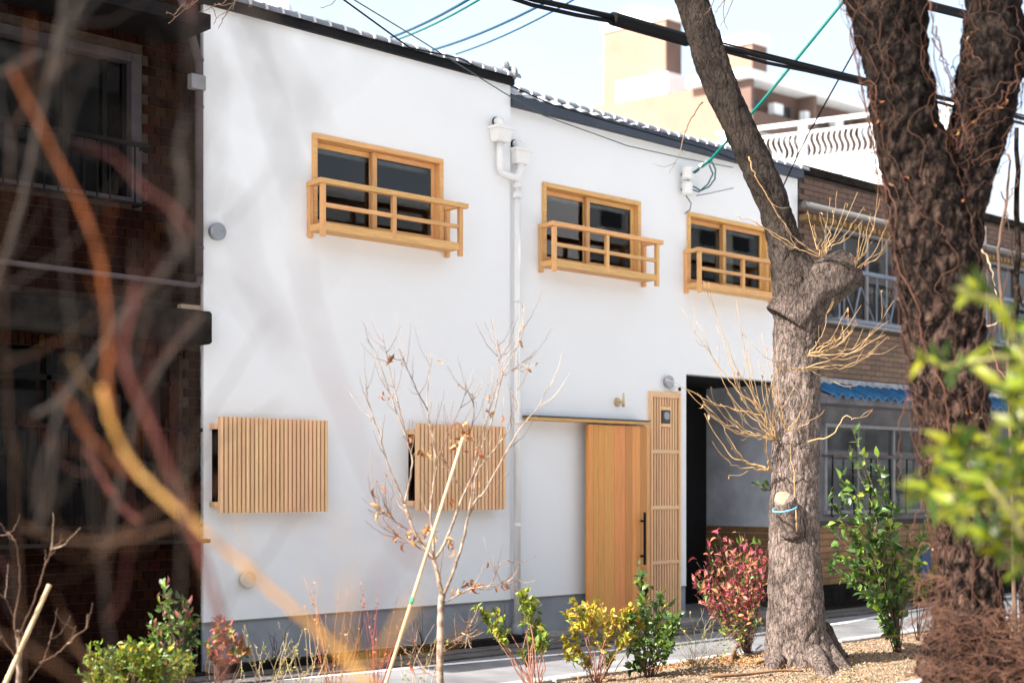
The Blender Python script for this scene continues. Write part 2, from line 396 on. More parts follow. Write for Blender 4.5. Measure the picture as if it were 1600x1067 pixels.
# roofs
rf = MB(); rf.box(XA-0.05, XB+0.03, 0.03, 5.2, Z1+0.075, Z1+0.10); 
roof1 = rf.build('roof', M['rooftile'], house)
MB().box(XA-0.12, XB+0.02, -0.045, 0.03, Z1, Z1+0.082).build('fascia', M['blackmetal'], house)
XM = mix(XB, XD, 0.48)
rf = MB(); rf.add([(XB+0.035,-0.035,Z2+0.112),(XM,-0.035,Z2+0.112),(XD+0.02,-0.035,Z2+0.112),(XB+0.035,0.17,Z2+0.245),(XM,-0.01,Z2+0.128),(XD+0.02,-0.01,Z2+0.128),
                   (XB+0.035,5.2,Z2+0.10),(XD+0.02,5.2,Z2+0.10)], [(0,1,4,3),(1,2,5,4),(3,4,5,7,6)])
roof2 = rf.build('roof', M['rooftile'], house)
MB().box(XB+0.004, XD+0.01, -0.045, 0.045, Z2, Z2+0.107).build('fascia', M['bluemetal'], house)
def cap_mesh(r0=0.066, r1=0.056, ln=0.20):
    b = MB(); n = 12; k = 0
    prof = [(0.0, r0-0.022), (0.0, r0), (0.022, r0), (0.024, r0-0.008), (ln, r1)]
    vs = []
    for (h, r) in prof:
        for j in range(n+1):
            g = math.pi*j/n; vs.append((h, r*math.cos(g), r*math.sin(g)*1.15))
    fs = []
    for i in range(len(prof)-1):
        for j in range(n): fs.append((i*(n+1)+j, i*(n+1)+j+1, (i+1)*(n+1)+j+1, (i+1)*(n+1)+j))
    b.add(vs, fs); me = b.mesh('cap_tile', M['rooftile']); me.materials.append(mat('sunlit_rim', (0.62,0.62,0.62), 0.8))
    for pi in range(2*n): me.polygons[pi].material_index = 1  # rim faces painted near white as sunlit crescents
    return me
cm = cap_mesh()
x = XA - 0.1
while x < XB - 0.1:
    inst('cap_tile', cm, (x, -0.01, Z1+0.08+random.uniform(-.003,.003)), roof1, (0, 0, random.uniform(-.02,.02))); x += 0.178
eb = MB().disc_stack((XB-0.02, -0.01, Z1+0.13), (1,0,0), [(0,0.05),(0.015,0.075),(0.05,0.075),(0.065,0.05)], 18)
eb.build('end_tile', M['rooftile'], roof1)
MB().disc_stack((XB-0.10, 0.05, Z1+0.19), (0.8,-0.3,0.2), [(0,0.04),(0.02,0.062),(0.06,0.066),(0.09,0.045)], 18).build('end_tile', M['rooftile'], roof1)
x = XB + 0.04; k = 0
while x < XD:
    t = (x-XB)/(XD-XB)
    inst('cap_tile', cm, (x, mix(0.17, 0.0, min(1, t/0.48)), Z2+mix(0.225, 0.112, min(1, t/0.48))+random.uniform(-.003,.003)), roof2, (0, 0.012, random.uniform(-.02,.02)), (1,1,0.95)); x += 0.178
# short pan tiles under the cap row, sunlight painted in as paler tile
def pan_mesh():
    b = MB(); n = 8; vs = []; fs = []
    for i, yy in enumerate((0.0, 0.003, 0.11)):
        for j in range(n+1):
            a = -1 + 2*j/n
            vs.append((0.11*a, yy, (0.0 if i else -0.010) + 0.012*math.cos(a*math.pi*0.9)))
    for i in range(2):
        for j in range(n): fs.append((i*(n+1)+j, i*(n+1)+j+1, (i+1)*(n+1)+j+1, (i+1)*(n+1)+j))
    return b.add(vs, fs).mesh('pan_tile', mat('sunlit_pan_tile', (0.40,0.41,0.43), 0.45, var=0.15, vscale=8, spec=0.5))
pnm = pan_mesh(); x = XB + 0.12
while x < XB + 2.4:
    k_ = 1 - (x-XB)/(XM-XB)
    inst('pan_tile', pnm, (x, -0.034, Z2+0.124), roof2, (R(32), 0, 0)); 
    if k_ > 0.45: inst('pan_tile', pnm, (x+0.02, 0.045, Z2+0.176), roof2, (R(32), 0, 0))
    x += 0.205

def window(parent, w_, label):
    x0, x1, z0, z1, Y = w_
    f = MB(); t = 0.05; a, b = Y-0.03, Y+0.13
    f.cbox(x0, x1, a, b, z1-t, z1); f.cbox(x0, x1, a, b, z0, z0+t*0.8)
    f.cbox(x0, x0+t, a+0.001, b-0.001, z0+t*0.8, z1-t); f.cbox(x1-t, x1, a+0.001, b-0.001, z0+t*0.8, z1-t)
    wn = f.build('window', M['cedar_h'], parent); wn['label'] = label
    xm = mix(x0, x1, 0.485)
    for (xa, xb, y) in ((x0+t, xm+0.03, Y+0.085), (xm-0.03, x1-t, Y+0.035)):
        za, zb = z0+t*0.8+0.004, z1-t-0.004; q = 0.055
        for (c0, c1) in ((xa, xa+q), (xb-q, xb)): MB().cbox(c0, c1, y, y+0.035, za, zb).build('sash_stile', M['cedar'], wn)
        MB().cbox(xa+q, xb-q, y+0.002, y+0.033, zb-0.05, zb).build('sash_rail', M['cedar_h'], wn)
        MB().cbox(xa+q, xb-q, y+0.002, y+0.033, za, za+0.085).build('sash_rail', M['cedar_h'], wn)
        MB().add([(xa+q, y+0.017, za+0.08), (xb-q, y+0.017, za+0.08), (xb-q, y+0.017, zb-0.045), (xa+q, y+0.017, zb-0.045)], [(0,1,2,3)]).build('pane', M['glass'], wn)
    MB().box(x0+t, x1-t, Y+0.16, Y+0.20, z1-0.13, z1-0.09).build('blind_rail', M['alu'], wn)
    return wn
for w_, lb in zip(wins, ('two pane sliding window on the taller part of the house', 'two pane sliding window beside the drainpipe', 'two pane sliding window beside the leaning tree trunk')):
    window(house, w_, lb)
# a curtain and post inside
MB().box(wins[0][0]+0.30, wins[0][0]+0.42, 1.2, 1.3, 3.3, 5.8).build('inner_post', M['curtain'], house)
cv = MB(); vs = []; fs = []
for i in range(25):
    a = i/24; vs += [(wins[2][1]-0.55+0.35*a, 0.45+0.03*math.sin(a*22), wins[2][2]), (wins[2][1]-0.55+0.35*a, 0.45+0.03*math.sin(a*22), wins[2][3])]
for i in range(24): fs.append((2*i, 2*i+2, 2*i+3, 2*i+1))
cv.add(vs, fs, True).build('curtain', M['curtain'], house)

def railing(parent, w_, over=0.05):
    x0, x1, z0, z1, Y = w_
    x0 -= 0.035; x1 += 0.05
    yw, yf = Y-0.045, Y-0.225; s = 0.046
    zt = z0 + 0.43; zl = z0 - 0.06
    dk = MB().cbox(x0+0.01, x1-0.01, yf+0.01, Y-0.0, z0-0.025, z0+0.02)
    d = dk.build('balcony_railing', M['cedar_h'], parent)
    for xx in (x0, x1): MB().cbox(xx-s/2, xx+s/2, yw-s/2+0.02, Y, zl-0.02, zt-0.03).build('post', M['cedar'], d)
    for xx in (x0, mix(x0, x1, 0.495), x1):
        MB().cbox(xx-s/2, xx+s/2, yf-s/2, yf+s/2, zl-(0.02 if xx != x0 and xx != x1 else 0.03) + (0.06 if x0 < xx < x1 else 0), zt-0.03).build('post', M['cedar'], d)
    MB().cbox(x0-over, x1+over+0.04, yf-0.033, yf+0.033, zt-0.03, zt+0.018).build('top_rail', M['cedar_h'], d)
    for xx in (x0, x1): MB().cbox(xx-0.03, xx+0.03, yf+0.034, Y, zt-0.03, zt+0.015).build('side_rail', M['cedar_h'], d)
    xm = mix(x0, x1, 0.495)
    for (a, b) in ((x0+s/2, xm-s/2), (xm+s/2, x1-s/2)): MB().cbox(a, b, yf-0.017, yf+0.017, z0+0.185, z0+0.225).build('middle_rail', M['cedar_h'], d)
    MB().cbox(x0+s/2, x1-s/2, yf-0.019, yf+0.009, z0-0.035, z0+0.04).build('bottom_rail', M['cedar_h'], d)
    for xx in (x0, x1): MB().cbox(xx-0.018, xx+0.018, yf+s/2, Y, z0-0.024, z0+0.035).build('side_rail', M['cedar_h'], d)
for w_ in wins: railing(house, w_)

def slat_screen(parent, s_, n, label):
    x0, x1, z0, z1 = s_
    sc_ = MB().cbox(x0-0.03, x1+0.0, -0.10, -0.002, z1-0.11, z1-0.06).build('slat_screen', M['slatwood'], parent)
    MB().cbox(x0-0.03, x1, -0.10, -0.002, z0+0.05, z0+0.10).build('cross_rail', M['slatwood'], sc_); sc_['label'] = label
    pitch = (x1-x0)/n; sm = MB().cbox(-0.5*pitch*0.64, 0.5*pitch*0.64, SY, -0.101, z0, z1, 0.003).mesh('slat', M['slatwood'])
    for i in range(n): inst('slat', sm, (x0+pitch*(i+0.5)-pitch*0.2, 0, random.uniform(-.002,.002)), sc_)
    fr = MB(); a, b, c, d = x0, x1-0.06, z0+0.08, z1-0.08
    fr.box(a-0.0, a+0.035, 0.01, 0.08, c, d); fr.box(b-0.035, b, 0.01, 0.08, c, d); fr.box(a+.035, b-.035, 0.01, 0.08, c, c+.035); fr.box(a+.035, b-.035, 0.01, 0.08, d-.035, d)
    fr.build('window_frame', M['blackmetal'], sc_)
    MB().add([(a+.03,.045,c+.03),(b-.03,.045,c+.03),(b-.03,.045,d-.03),(a+.03,.045,d-.03)], [(0,1,2,3)]).build('pane', M['glass'], sc_)
slat_screen(house, scr[0], 26, 'slat screen nearest the dark brick building')
slat_screen(house, scr[1], 24, 'slat screen behind the bare sapling')

# sliding door with its track board
bx = [920, 927, 935.5, 944, 960, 977, 988, 1001, 1010.6]
dk = MB().box(DX0+0.01, DX1-0.005, -0.068, -0.04, DZ0+0.01, DZ1-0.01)
door = dk.build('door', M['doorwood'], house); door['label'] = 'sliding door of orange brown cedar boards'
for i in range(8):
    a, b = fx(bx[i], -0.10), fx(bx[i+1], -0.10)
    b = min(b, DX1)
    MB().cbox(a+0.0008, b-0.0008, -0.10, -0.0685, DZ0, DZ1, 0.0025).build('board', M['doorwood'], door)
hx = fx(1007.5, -0.16); hz0, hz1 = fz(1008, 882, -0.16), fz(1008, 800, -0.16)
hd = MB().cbox(hx-0.014, hx+0.014, -0.172, -0.148, hz0, hz1, 0.003)
for z in (hz0+0.10, hz1-0.10): hd.box(hx-0.009, hx+0.009, -0.1485, -0.0995, z-0.012, z+0.012)
hd.build('handle', M['blackmetal'], door)
HX0, HX1 = fx(834, -0.12), fx(1014, -0.12); HZ = fz(925, 657, -0.12)
MB().cbox(HX0, HX1, -0.135, Y2-0.001, HZ-0.02, HZ+0.016).build('door_track_board', M['cedar_h'], house)
MB().box(HX0-0.008, HX1+0.01, -0.145, Y2-0.001, HZ+0.0165, HZ+0.03).build('track_flashing', M['bluemetal'], house)
MB().cbox(DX1+0.004, fx(1014.5, -0.02), -0.03, Y2+0.06, DZ0, HZ-0.022).build('door_jamb', M['cedar'], house)
MB().cbox(DX0-0.9, XC, -0.36, 0.2, -0.05, 0.055).build('door_step', M['concrete'], house)
# lattice panel
q = 0.045; lf = MB()
lf.cbox(PX0, PX0+q*0.7, 0.0, 0.07, PZ0, PZ1); lf.cbox(PX1-q*0.7, PX1, 0.0, 0.07, PZ0, PZ1)
lf.cbox(PX0+q*0.7, PX1-q*0.7, 0.002, 0.068, PZ1-0.035, PZ1)
lat = lf.build('lattice_panel', M['slatwood'], house); lat['label'] = 'tall narrow wooden lattice panel right of the door'
n = 10; ia, ib = PX0+q*0.7, PX1-q*0.7; pitch = (ib-ia)/n
sm = MB().cbox(-pitch*0.24, pitch*0.24, 0.012, 0.055, PZ0, PZ1-0.036, 0.002).mesh('slat', M['slatwood'])
boxz0, boxz1 = fz(1039, 661, 0.0), fz(1039, 641, 0.0)
sm2 = MB().cbox(-pitch*0.24, pitch*0.24, 0.012, 0.055, PZ0, boxz0-0.05, 0.002).mesh('slat', M['slatwood'])
sm3 = MB().cbox(-pitch*0.24, pitch*0.24, 0.012, 0.055, boxz1+0.05, PZ1-0.036, 0.002).mesh('slat', M['slatwood'])
for i in range(1, n):
    xx = ia+pitch*i
    if i in (4, 5, 6):
        inst('slat', sm2, (xx,0,0), lat); inst('slat', sm3, (xx,0,0), lat)
    else: inst('slat', sm, (xx, 0, 0), lat)
for py in (618, 705.5, 792.5, 878): 
    z = fz(1039, py, 0.0); MB().cbox(ia, ib, 0.006, 0.011, z-0.022, z+0.022, 0.002).build('lattice_rail', M['slatwood'], lat)
for z in (boxz0-0.025, boxz1+0.025): MB().cbox(ia+pitch*3.2, ia+pitch*6.8, 0.004, 0.05, z-0.02, z+0.02, 0.002).build('lattice_rail', M['slatwood'], lat)
MB().box(PX0, PX1, 0.13, 0.15, PZ0, PZ1).build('backing_board', mat('brown_backing', (0.22, 0.13, 0.06), 0.8, var=0.1), lat)
ic = thing('intercom', (mix(ia, ib, 0.5), 0.0, boxz0), 'small grey intercom set into the lattice panel by the door', 'intercom')
MB().cbox(ia+pitch*3.5, ia+pitch*6.5, 0.0, 0.05, boxz0, boxz1, 0.004).build('plate', mat('dark_bronze', (0.06,0.055,0.05), 0.5), ic)
o = MB().disc_stack((ia+pitch*5, 0.0, (boxz0+boxz1)/2+0.01), (0,-1,0), [(0,0.050),(0.008,0.050),(0.014,0.042)], 20).build('lens_cover', mat('intercom_grey', (0.30,0.33,0.38), 0.3), ic)

# vents, lamps, sockets on the wall
def wall_vent(px, py, label, m, dark):
    c = on_y(px, py, 0.0); t = thing('wall_vent', c, label, 'vent')
    MB().disc_stack((c.x, -0.002, c.z), (0,-1,0), [(0,0.070),(0.03,0.070)], 28).build('collar', dark, t)
    MB().disc_stack((c.x, -0.033, c.z), (0,-1,0), [(0,0.078),(0.03,0.078),(0.04,0.070)], 32).build('cover', m, t)
wall_vent(336, 363, 'round grey vent cap high on the white wall by the brick building', M['steel'], M['bluemetal'])
wall_vent(383, 905, 'round cream vent cap low on the white wall near the base', mat('cream_cap', (0.6,0.55,0.48), 0.5), M['brass'])
c = on_y(964, 628, Y2); t = thing('wall_lamp', c, 'small round brass wall lamp above the sliding door', 'lamp')
MB().disc_stack((c.x, Y2-0.001, c.z), (0,-1,0), [(0,0.052),(0.02,0.052),(0.026,0.045)], 24).build('backplate', M['brass'], t)
MB().tube([(c.x, Y2-0.02, c.z), (c.x, Y2-0.10, c.z)], 0.008, 8).build('arm', M['brass'], t)
MB().tube([(c.x, Y2-0.10, c.z-0.06), (c.x, Y2-0.10, c.z+0.0), (c.x, Y2-0.10, c.z+0.10)], [0.018, 0.018, 0.008], 10).build('socket', M['brass'], t)
c = on_y(1041, 597, Y2); t = thing('wall_lamp', c, 'round grey wall fitting above the lattice panel', 'lamp')
MB().disc_stack((c.x, Y2-0.001, c.z), (0,-1,0), [(0,0.06),(0.03,0.06),(0.05,0.078),(0.065,0.072)], 24).build('backplate', M['steel'], t)
MB().cbox(c.x+0.05, c.x+0.13, Y2-0.12, Y2-0.05, c.z-0.12, c.z-0.05, 0.008).build('sensor', M['pvc'], t)
MB().disc_stack((c.x+0.1, Y2-0.12, c.z-0.085), (0,-1,0), [(0,0.022),(0.012,0.022)], 14).build('lens', M['blackmetal'], t)

# rainwater heads and drainpipe
dp = thing('drainpipe', (fx(806.5,-0.02), -0.03, 0), 'white plastic drainpipe with two box rain heads between the house parts', 'drainpipe')
def rain_head(px, pyt, pyb, Y, parent, wd=0.25, dp_=0.15):
    cx_ = fx(px, Y-dp_/2); zt, zb = fz(px, pyt, Y-dp_/2), fz(px, pyb, Y-dp_/2)
    b = MB(); y1 = Y-0.004; 
    def ring(w2, d2, z): return [(cx_-w2, y1-d2, z), (cx_+w2, y1-d2, z), (cx_+w2, y1, z), (cx_-w2, y1, z)]
    lv = [ring(wd*0.33, dp_*0.72, zb), ring(wd*0.36, dp_*0.80, zb+0.015), ring(wd*0.42, dp_*0.9, zt-0.03), ring(wd*0.5, dp_, zt-0.028), ring(wd*0.5, dp_, zt), ring(wd*0.40, dp_*0.85, zt), ring(wd*0.38, dp_*0.82, zb+0.05)]
    vs = [v for r in lv for v in r]; fs = [(3,2,1,0)]
    for i in range(len(lv)-1):
        for j in range(4): fs.append((i*4+j, i*4+(j+1)%4, (i+1)*4+(j+1)%4, (i+1)*4+j))
    fs.append(tuple(range(len(vs)-4, len(vs)))); b.add(vs, fs).build('rain_head', M['pvc'], parent)
    c = Vector((cx_-0.01, Y, zt+0.06))
    el = [c + Vector((0, -0.0, 0)), c + Vector((0,-0.04,0)), c + Vector((0,-0.066,-0.012)), c + Vector((0,-0.08,-0.04)), c + Vector((0,-0.08,-0.14))]
    MB().tube(el, 0.045, 14).build('elbow', M['pvc'], parent)
    MB().tube([c + Vector((0,0.001,0)), c + Vector((0,-0.018,0))], 0.052, 16).build('collar', M['blackmetal'], parent)
    return cx_, zt, zb
c1, zt1, zb1 = rain_head(783, 198.5, 222, 0.0, dp)
c2, zt2, zb2 = rain_head(812, 233.5, 257, Y2, dp)
px_ = fx(806.5, -0.02); yp = -0.035; r_ = 0.037
MB().tube([(c1,-0.06,zb1+0.01),(c1,-0.06,fz(782,262,-0.06)),(c1+0.02,-0.06,fz(782,270,-0.06)),(px_-0.03,-0.05,fz(800,277,-0.05)),(px_+0.01,yp,fz(806,283,yp))], 0.036, 14).build('branch_pipe', M['pvc'], dp)
MB().tube([(c2,-0.03,zb2+0.01),(c2-0.005,-0.03,fz(808,268,-.03)),(px_,yp,fz(807,276,yp)),(px_,yp,fz(807,288,yp))], 0.042, 14).build('offset_pipe', M['pvc'], dp)
MB().tube([(px_,yp,fz(806,290,yp)),(px_,yp,0.17)], r_, 16).build('pipe', M['pvc'], dp)
for py in (284, 300): MB().tube([(px_,yp,fz(806,py,yp)),(px_,yp,fz(806,py+10,yp))], 0.046, 16).build('collar', M['pvc'], dp)
for z in (1.2, 2.3, 3.6): MB().tube([(px_,yp,z),(px_,yp,z+0.05)], 0.0405, 16).build('collar', M['pvc'], dp)
MB().tube([(px_,yp,0.0),(px_,yp,0.17)], 0.05, 14).build('shoe', M['found'], dp)

# narrow gravel strip with kerb in front of the taller part
kt = thing('front_kerb', (XA, -0.4, 0), 'dark concrete kerb edging the gravel strip at the foot of the white wall', 'kerb')
KX = fx(822, -0.40)
MB().cbox(XA-0.05, KX, -0.42, -0.32, -0.05, 0.095, 0.006).build('edging', M['darkconc'], kt)
MB().cbox(KX-0.1, KX, -0.319, -0.02, -0.05, 0.0945, 0.006).build('edging', M['darkconc'], kt)
sg = MB()
for i in range(2600):
    x, y = random.uniform(XA, KX-0.12), random.uniform(-0.31, 0.0); s = random.uniform(0.006, 0.014)
    z = 0.055 + random.uniform(0, .01)
    sg.add([(x+s,y,z),(x-s*.6,y+s*.8,z),(x-s*.6,y-s*.8,z),(x,y,z+s)], [(0,1,3),(1,2,3),(2,0,3),(0,2,1)])
sg.box(XA, KX-0.101, -0.318, 0.0, -0.04, 0.056)
tag(sg.build('gravel', mat('grey_gravel', (0.13,0.12,0.11), 0.9, col2=(0.36,0.33,0.30), vscale=30)), 'fine grey gravel strip along the foot of the white wall', 'gravel', None, 'stuff')

# ================================================================== DARK BRICK BUILDING (left)
YB = 0.03
BX0 = 1.5; BX1 = XA - 0.012
bb = thing('brick_building', (mix(BX0, BX1, .5), YB, 0), 'dark brown brick building in shade at the left edge', 'building')
uw = (2.9, fx(218, YB), fz(218, 321, YB), fz(217, 86, YB))            # upper window with frame
gw = (1.9, fx(281, YB), fz(150, 838, YB), fz(281, 553, YB))           # ground floor opening
slabz0, slabz1 = fz(331, 538, -0.15), fz(331, 487, -0.15)
BH = 7.4
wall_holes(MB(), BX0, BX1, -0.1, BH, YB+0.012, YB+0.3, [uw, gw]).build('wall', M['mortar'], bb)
MB().box(BX0, BX1, YB+0.3, 9, BH-0.2, BH).build('roof', M['darkconc'], bb)
MB().box(BX1-0.15, BX1-0.003, YB+0.301, 9, -0.1, BH-0.2).build('side_wall', M['mortar'], bb)
rmb = MB(); rmb.box(BX0, BX1-0.15, 2.6, 2.7, 0, 7.2); rmb.box(BX0, BX1-0.16, 0.34, 2.6, 3.2, 3.3); rmb.box(BX0, BX1-.16, 0.34, 2.6, -0.05, 0.0)
rmb.box(BX0, BX0+0.1, 0.34, 2.6, 0, 7.2)
rmb.build('inner_wall', M['inner'], bb)
bw, bh_ = 0.1135, 0.0835
bm_ = MB().cbox(-0.5, 0.5, -0.5, 0.5, -0.5, 0.5, 0.03).mesh('brick', M['brick'])
cells = []
row = 0; z = 0.0
while z < BH - 0.1:
    x = BX1 - bw*0.5 - (bw*0.5 if row % 2 else 0)
    if row % 2 == 1: cells.append((BX1 - bw*0.24, z, bw*0.5))
    while x > BX0 + bw:
        cells.append((x, z, bw)); x -= bw
    z += bh_; row += 1
def free(x, z, wd, hs):
    for h in hs:
        if h[0] - wd*0.5 < x < h[1] + wd*0.5 and h[2] - bh_ < z < h[3]: return False
    return True
fr_hole = (uw[0], uw[1]+0.02, uw[2]-0.02, uw[3]+0.02)
keep = [c for c in cells if free(c[0], c[1], c[2], [fr_hole, gw, (0, 99, slabz0-0.02, slabz1+0.01)])]
def vis(c):
    d = Vector((c[0], YB, c[1]+bh_/2)) - CAM
    zc = d.x*CT + d.y*ST; u = (d.x*ST - d.y*CT)/zc
    px, py = CX+u*F, HY - d.z/zc*F
    return -10 < px < 330 and -20 < py < 1040
seen = [c for c in keep if vis(c)]; rest = [c for c in keep if not vis(c)]
random.Random(3).shuffle(seen); seen.sort(key=lambda c: -c[0])
one, many = seen[:300], seen[300:] + rest
rb = random.Random(5)
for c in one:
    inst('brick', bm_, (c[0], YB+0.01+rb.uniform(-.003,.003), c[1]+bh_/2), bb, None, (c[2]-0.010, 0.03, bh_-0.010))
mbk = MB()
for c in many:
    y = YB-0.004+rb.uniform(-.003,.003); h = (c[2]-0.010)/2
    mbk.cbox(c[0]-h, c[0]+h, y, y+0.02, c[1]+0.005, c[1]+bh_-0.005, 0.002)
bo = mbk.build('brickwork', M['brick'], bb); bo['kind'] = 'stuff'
# upper window: frame, sashes, panes
f = MB(); t = 0.085
f.cbox(uw[1]-t, uw[1]+0.01, YB-0.02, YB+0.14, uw[2], uw[3]); f.cbox(uw[0], uw[1]-t, YB-0.02, YB+0.14, uw[3]-0.08, uw[3]); f.cbox(uw[0], uw[1]-t, YB-0.03, YB+0.14, uw[2], uw[2]+0.05)
wn = f.build('window', mat('faded_mauve_frame', (0.034, 0.026, 0.028), 0.7, var=0.3, vscale=8), bb); wn['label'] = 'upper window with faded mauve frame'
for px in (100, 163):
    xx = fx(px, YB+0.08); MB().cbox(xx-0.02, xx+0.02, YB+0.07, YB+0.11, uw[2]+0.05, uw[3]-0.08).build('mullion', M['darkiron'], wn)
MB().cbox(fx(196, YB+.08)-0.03, fx(196, YB+.08)+0.03, YB+0.07, YB+0.11, uw[2]+0.05, uw[3]-0.08).build('mullion', M['darkiron'], wn)
MB().add([(uw[0],YB+.09,uw[2]+.05),(uw[1]-t,YB+.09,uw[2]+.05),(uw[1]-t,YB+.09,uw[3]-.08),(uw[0],YB+.09,uw[3]-.08)], [(0,1,2,3)]).build('pane', M['glass'], wn)
MB().box(uw[0], uw[1]-0.2, YB+0.35, YB+0.37, uw[2], uw[3]).build('blind', mat('grey_blind', (0.014,0.014,0.015), 0.9, var=0.1), wn)
# balcony grille in front of it
yr = -0.14
zt_l = fz(120, 209, yr); zb_l = fz(232, 325, yr); rx1 = fx(233, yr)
g = MB(); g.bar((2.9, yr, zt_l), (rx1, yr, zt_l), 0.03, 0.035); g.bar((2.9, yr, zb_l+0.02), (rx1-0.09, yr, zb_l+0.02), 0.02, 0.02)
g.bar((rx1, yr, zt_l), (rx1, YB, zt_l), 0.02, 0.02); g.bar((rx1-0.06, yr, zb_l+.02), (rx1-0.06, YB, zb_l+.02), 0.02, 0.02)
gr = g.build('window_grille', M['darkiron'], bb)
for px in (-60, -38, -17, 5, 28, 50, 69, 91, 112, 132, 152, 172, 211):
    x = fx(px, yr); MB().tube([(x, yr, zt_l), (x, yr, zb_l+0.02)], 0.0075, 6).build('baluster', M['darkiron'], gr)
MB().tube([(rx1, yr, zt_l), (rx1, yr, zb_l+0.10), (rx1-0.02, yr, zb_l+0.045), (rx1-0.05, yr, zb_l+0.02), (rx1-0.10, yr, zb_l+0.02)], 0.009, 8).build('baluster', M['darkiron'], gr)
# eaves over the upper window
MB().box(BX0, BX1-0.25, -0.55, YB, fz(150, 40, YB), fz(150, 40, YB)+0.12).build('eaves', M['darkiron'], bb)
# canopy slab with soldier course under it
MB().cbox(BX0, fx(333, -0.17), -0.17, YB+0.001, slabz0, slabz1, 0.02).build('canopy_slab', M['darkconc'], bb)
x = fx(282, YB)
while x > 4.6:
    MB().cbox(x-0.052, x-0.004, YB-0.02, YB+0.02, slabz0-0.10, slabz0-0.004, 0.003).build('soldier_brick', M['brick'], bb); x -= 0.057
MB().cbox(fx(285, -.12)-0.02, fx(312, -.12), -0.14, -0.06, slabz1+0.001, slabz1+0.045, 0.008).build('bracket_block', mat('tan_block', (0.30, 0.22, 0.15), 0.7), bb)
# rainwater pipes of the brick building
pb = thing('brown_drainpipe', (fx(310), -0.04, 2.5), 'faded brown pipe running down the brick corner and along over the canopy', 'drainpipe')
xp_ = fx(311, -0.03); zc_ = fz(311, 447, -0.03); zl_ = fz(0, 433, -0.03)
MB().tube([(xp_-0.16, 0.0, 5.9), (xp_-0.12, -0.03, 5.75), (xp_, -0.03, 5.35), (xp_, -0.03, zc_+0.10)], 0.038, 12).build('pipe', M['pinkpipe'], pb)
MB().tube([(xp_, -0.03, zc_+0.10), (xp_, -0.03, zc_+0.04), (xp_-0.02, -0.03, zc_+0.012), (xp_-0.06, -0.03, zc_), (2.5, -0.03, zc_+0.05)], 0.026, 12).build('branch_pipe', M['pinkpipe'], pb)
for py in (92, 165, 385): MB().tube([(xp_, -0.03, fz(311, py, -.03)), (xp_, -0.03, fz(311, py+4, -.03))], 0.043, 12).build('collar', M['pinkpipe'], pb)
MB().cbox(xp_-0.10, xp_+0.045, -0.075, 0.0, fz(311,142,-.03), fz(311,119,-.03), 0.005).build('bracket', M['alu'], pb)
# ground floor: glazing and iron fence
f = MB(); xg = gw[1]
for px in (-30, 75, 130, 275): f.box(fx(px, .2)-0.02, fx(px, .2)+0.02, 0.18, 0.23, gw[2], gw[3])
f.box(gw[0], xg, 0.18, 0.23, fz(200, 600, .2), fz(200, 600, .2)+0.04)
wn = f.build('window', M['darkiron'], bb); wn['label'] = 'dark ground floor glazing behind the iron fence'
MB().add([(gw[0],.205,gw[2]),(xg,.205,gw[2]),(xg,.205,gw[3]),(gw[0],.205,gw[3])], [(0,1,2,3)]).build('pane', M['glass'], wn)
MB().box(gw[0], xg, 0.15, 0.179, gw[2], gw[2]+0.42).build('reflection_cover', M['darkiron'], wn)  # added panel, hides the bright ground reflected low in the pane
MB().box(gw[0], fx(190, .3), 0.30, 0.32, gw[2], fz(100, 612, .3)).build('frosted_panel', mat('dim_panel', (0.018, 0.018, 0.02), 0.7, var=0.1), wn)
yf = -0.10; fz0, fz1 = fz(200, 845, yf), fz(200, 652, yf)
fe = MB(); 
for z in (fz1-0.09, fz0+0.12): fe.bar((2.2, yf, z), (fx(316, yf), yf, z), 0.02, 0.03)
fence = fe.build('iron_fence', M['darkiron'], thing('iron_fence', (4.5, yf, fz0), 'black iron fence with upright bars and scrolls before the ground floor glazing', 'fence'))
ft = fence.parent; fence.name = 'fence_rail'
px = -120
while px < 318:
    x = fx(px, yf); MB().tube([(x, yf, fz0), (x, yf, fz1-0.03), (x, yf, fz1)], [0.011, 0.011, 0.004], 6).build('bar', M['darkiron'], ft); px += 16.5
rs = random.Random(4)
for px in (30, 110, 165, 225, 280):
    x = fx(px, yf); z = fz(px, 740, yf)
    for sg_ in (-1, 1):
        pts = []
        for i in range(14):
            a = i/13*4.2; rr = 0.055*(1-0.06*i); pts.append((x+sg_*(0.05+rr*math.cos(a)*0.6-0.03), yf-0.012, z+0.04+rr*math.sin(a)+0.004*i))
        MB().tube(pts, 0.005, 5).build('scroll', M['darkiron'], ft)
MB().cbox(BX0, BX1-0.01, -0.16, YB-0.006, fz0-0.035, fz0, 0.006).build('window_ledge', M['darkconc'], bb)

# ================================================================== BROWN TILED BUILDING (right)
YR = 0.06
RX0 = XD + 0.032; RX1 = fx(1600, YR) + 7
BT = (fz(1225, 267, YR) + fz(1382, 304, YR))/2
tb = thing('tiled_building', (mix(RX0, RX1, .3), YR, 0), 'brown tiled building with blue roof tiles over its ground floor window', 'building')
u1 = (fx(1286, YR), fx(1425, YR), fz(1343, 512, YR), fz(1343, 362, YR))
u2 = (fx(1538, YR), fx(1538, YR)+2.2, u1[2], u1[3])
l1 = (fx(1287, YR), fx(1500, YR), fz(1350, 802, YR), fz(1350, 664, YR))
TILE_LOW = fz(1350, 812, YR)
AW = fz(1350, 604, -0.02)
wall_holes(MB(), RX0, RX1, -0.1, BT, YR+0.01, YR+0.3, [u1, u2, l1]).build('wall', M['tile_joint'], tb)
MB().box(RX0, RX1, YR+0.3, 9, BT-0.3, BT-0.1).build('roof', M['concrete'], tb)
MB().box(RX0+0.0, RX1+0.05, -0.03, YR+0.35, BT, BT+0.10).build('parapet_cap', M['darkconc'], tb)
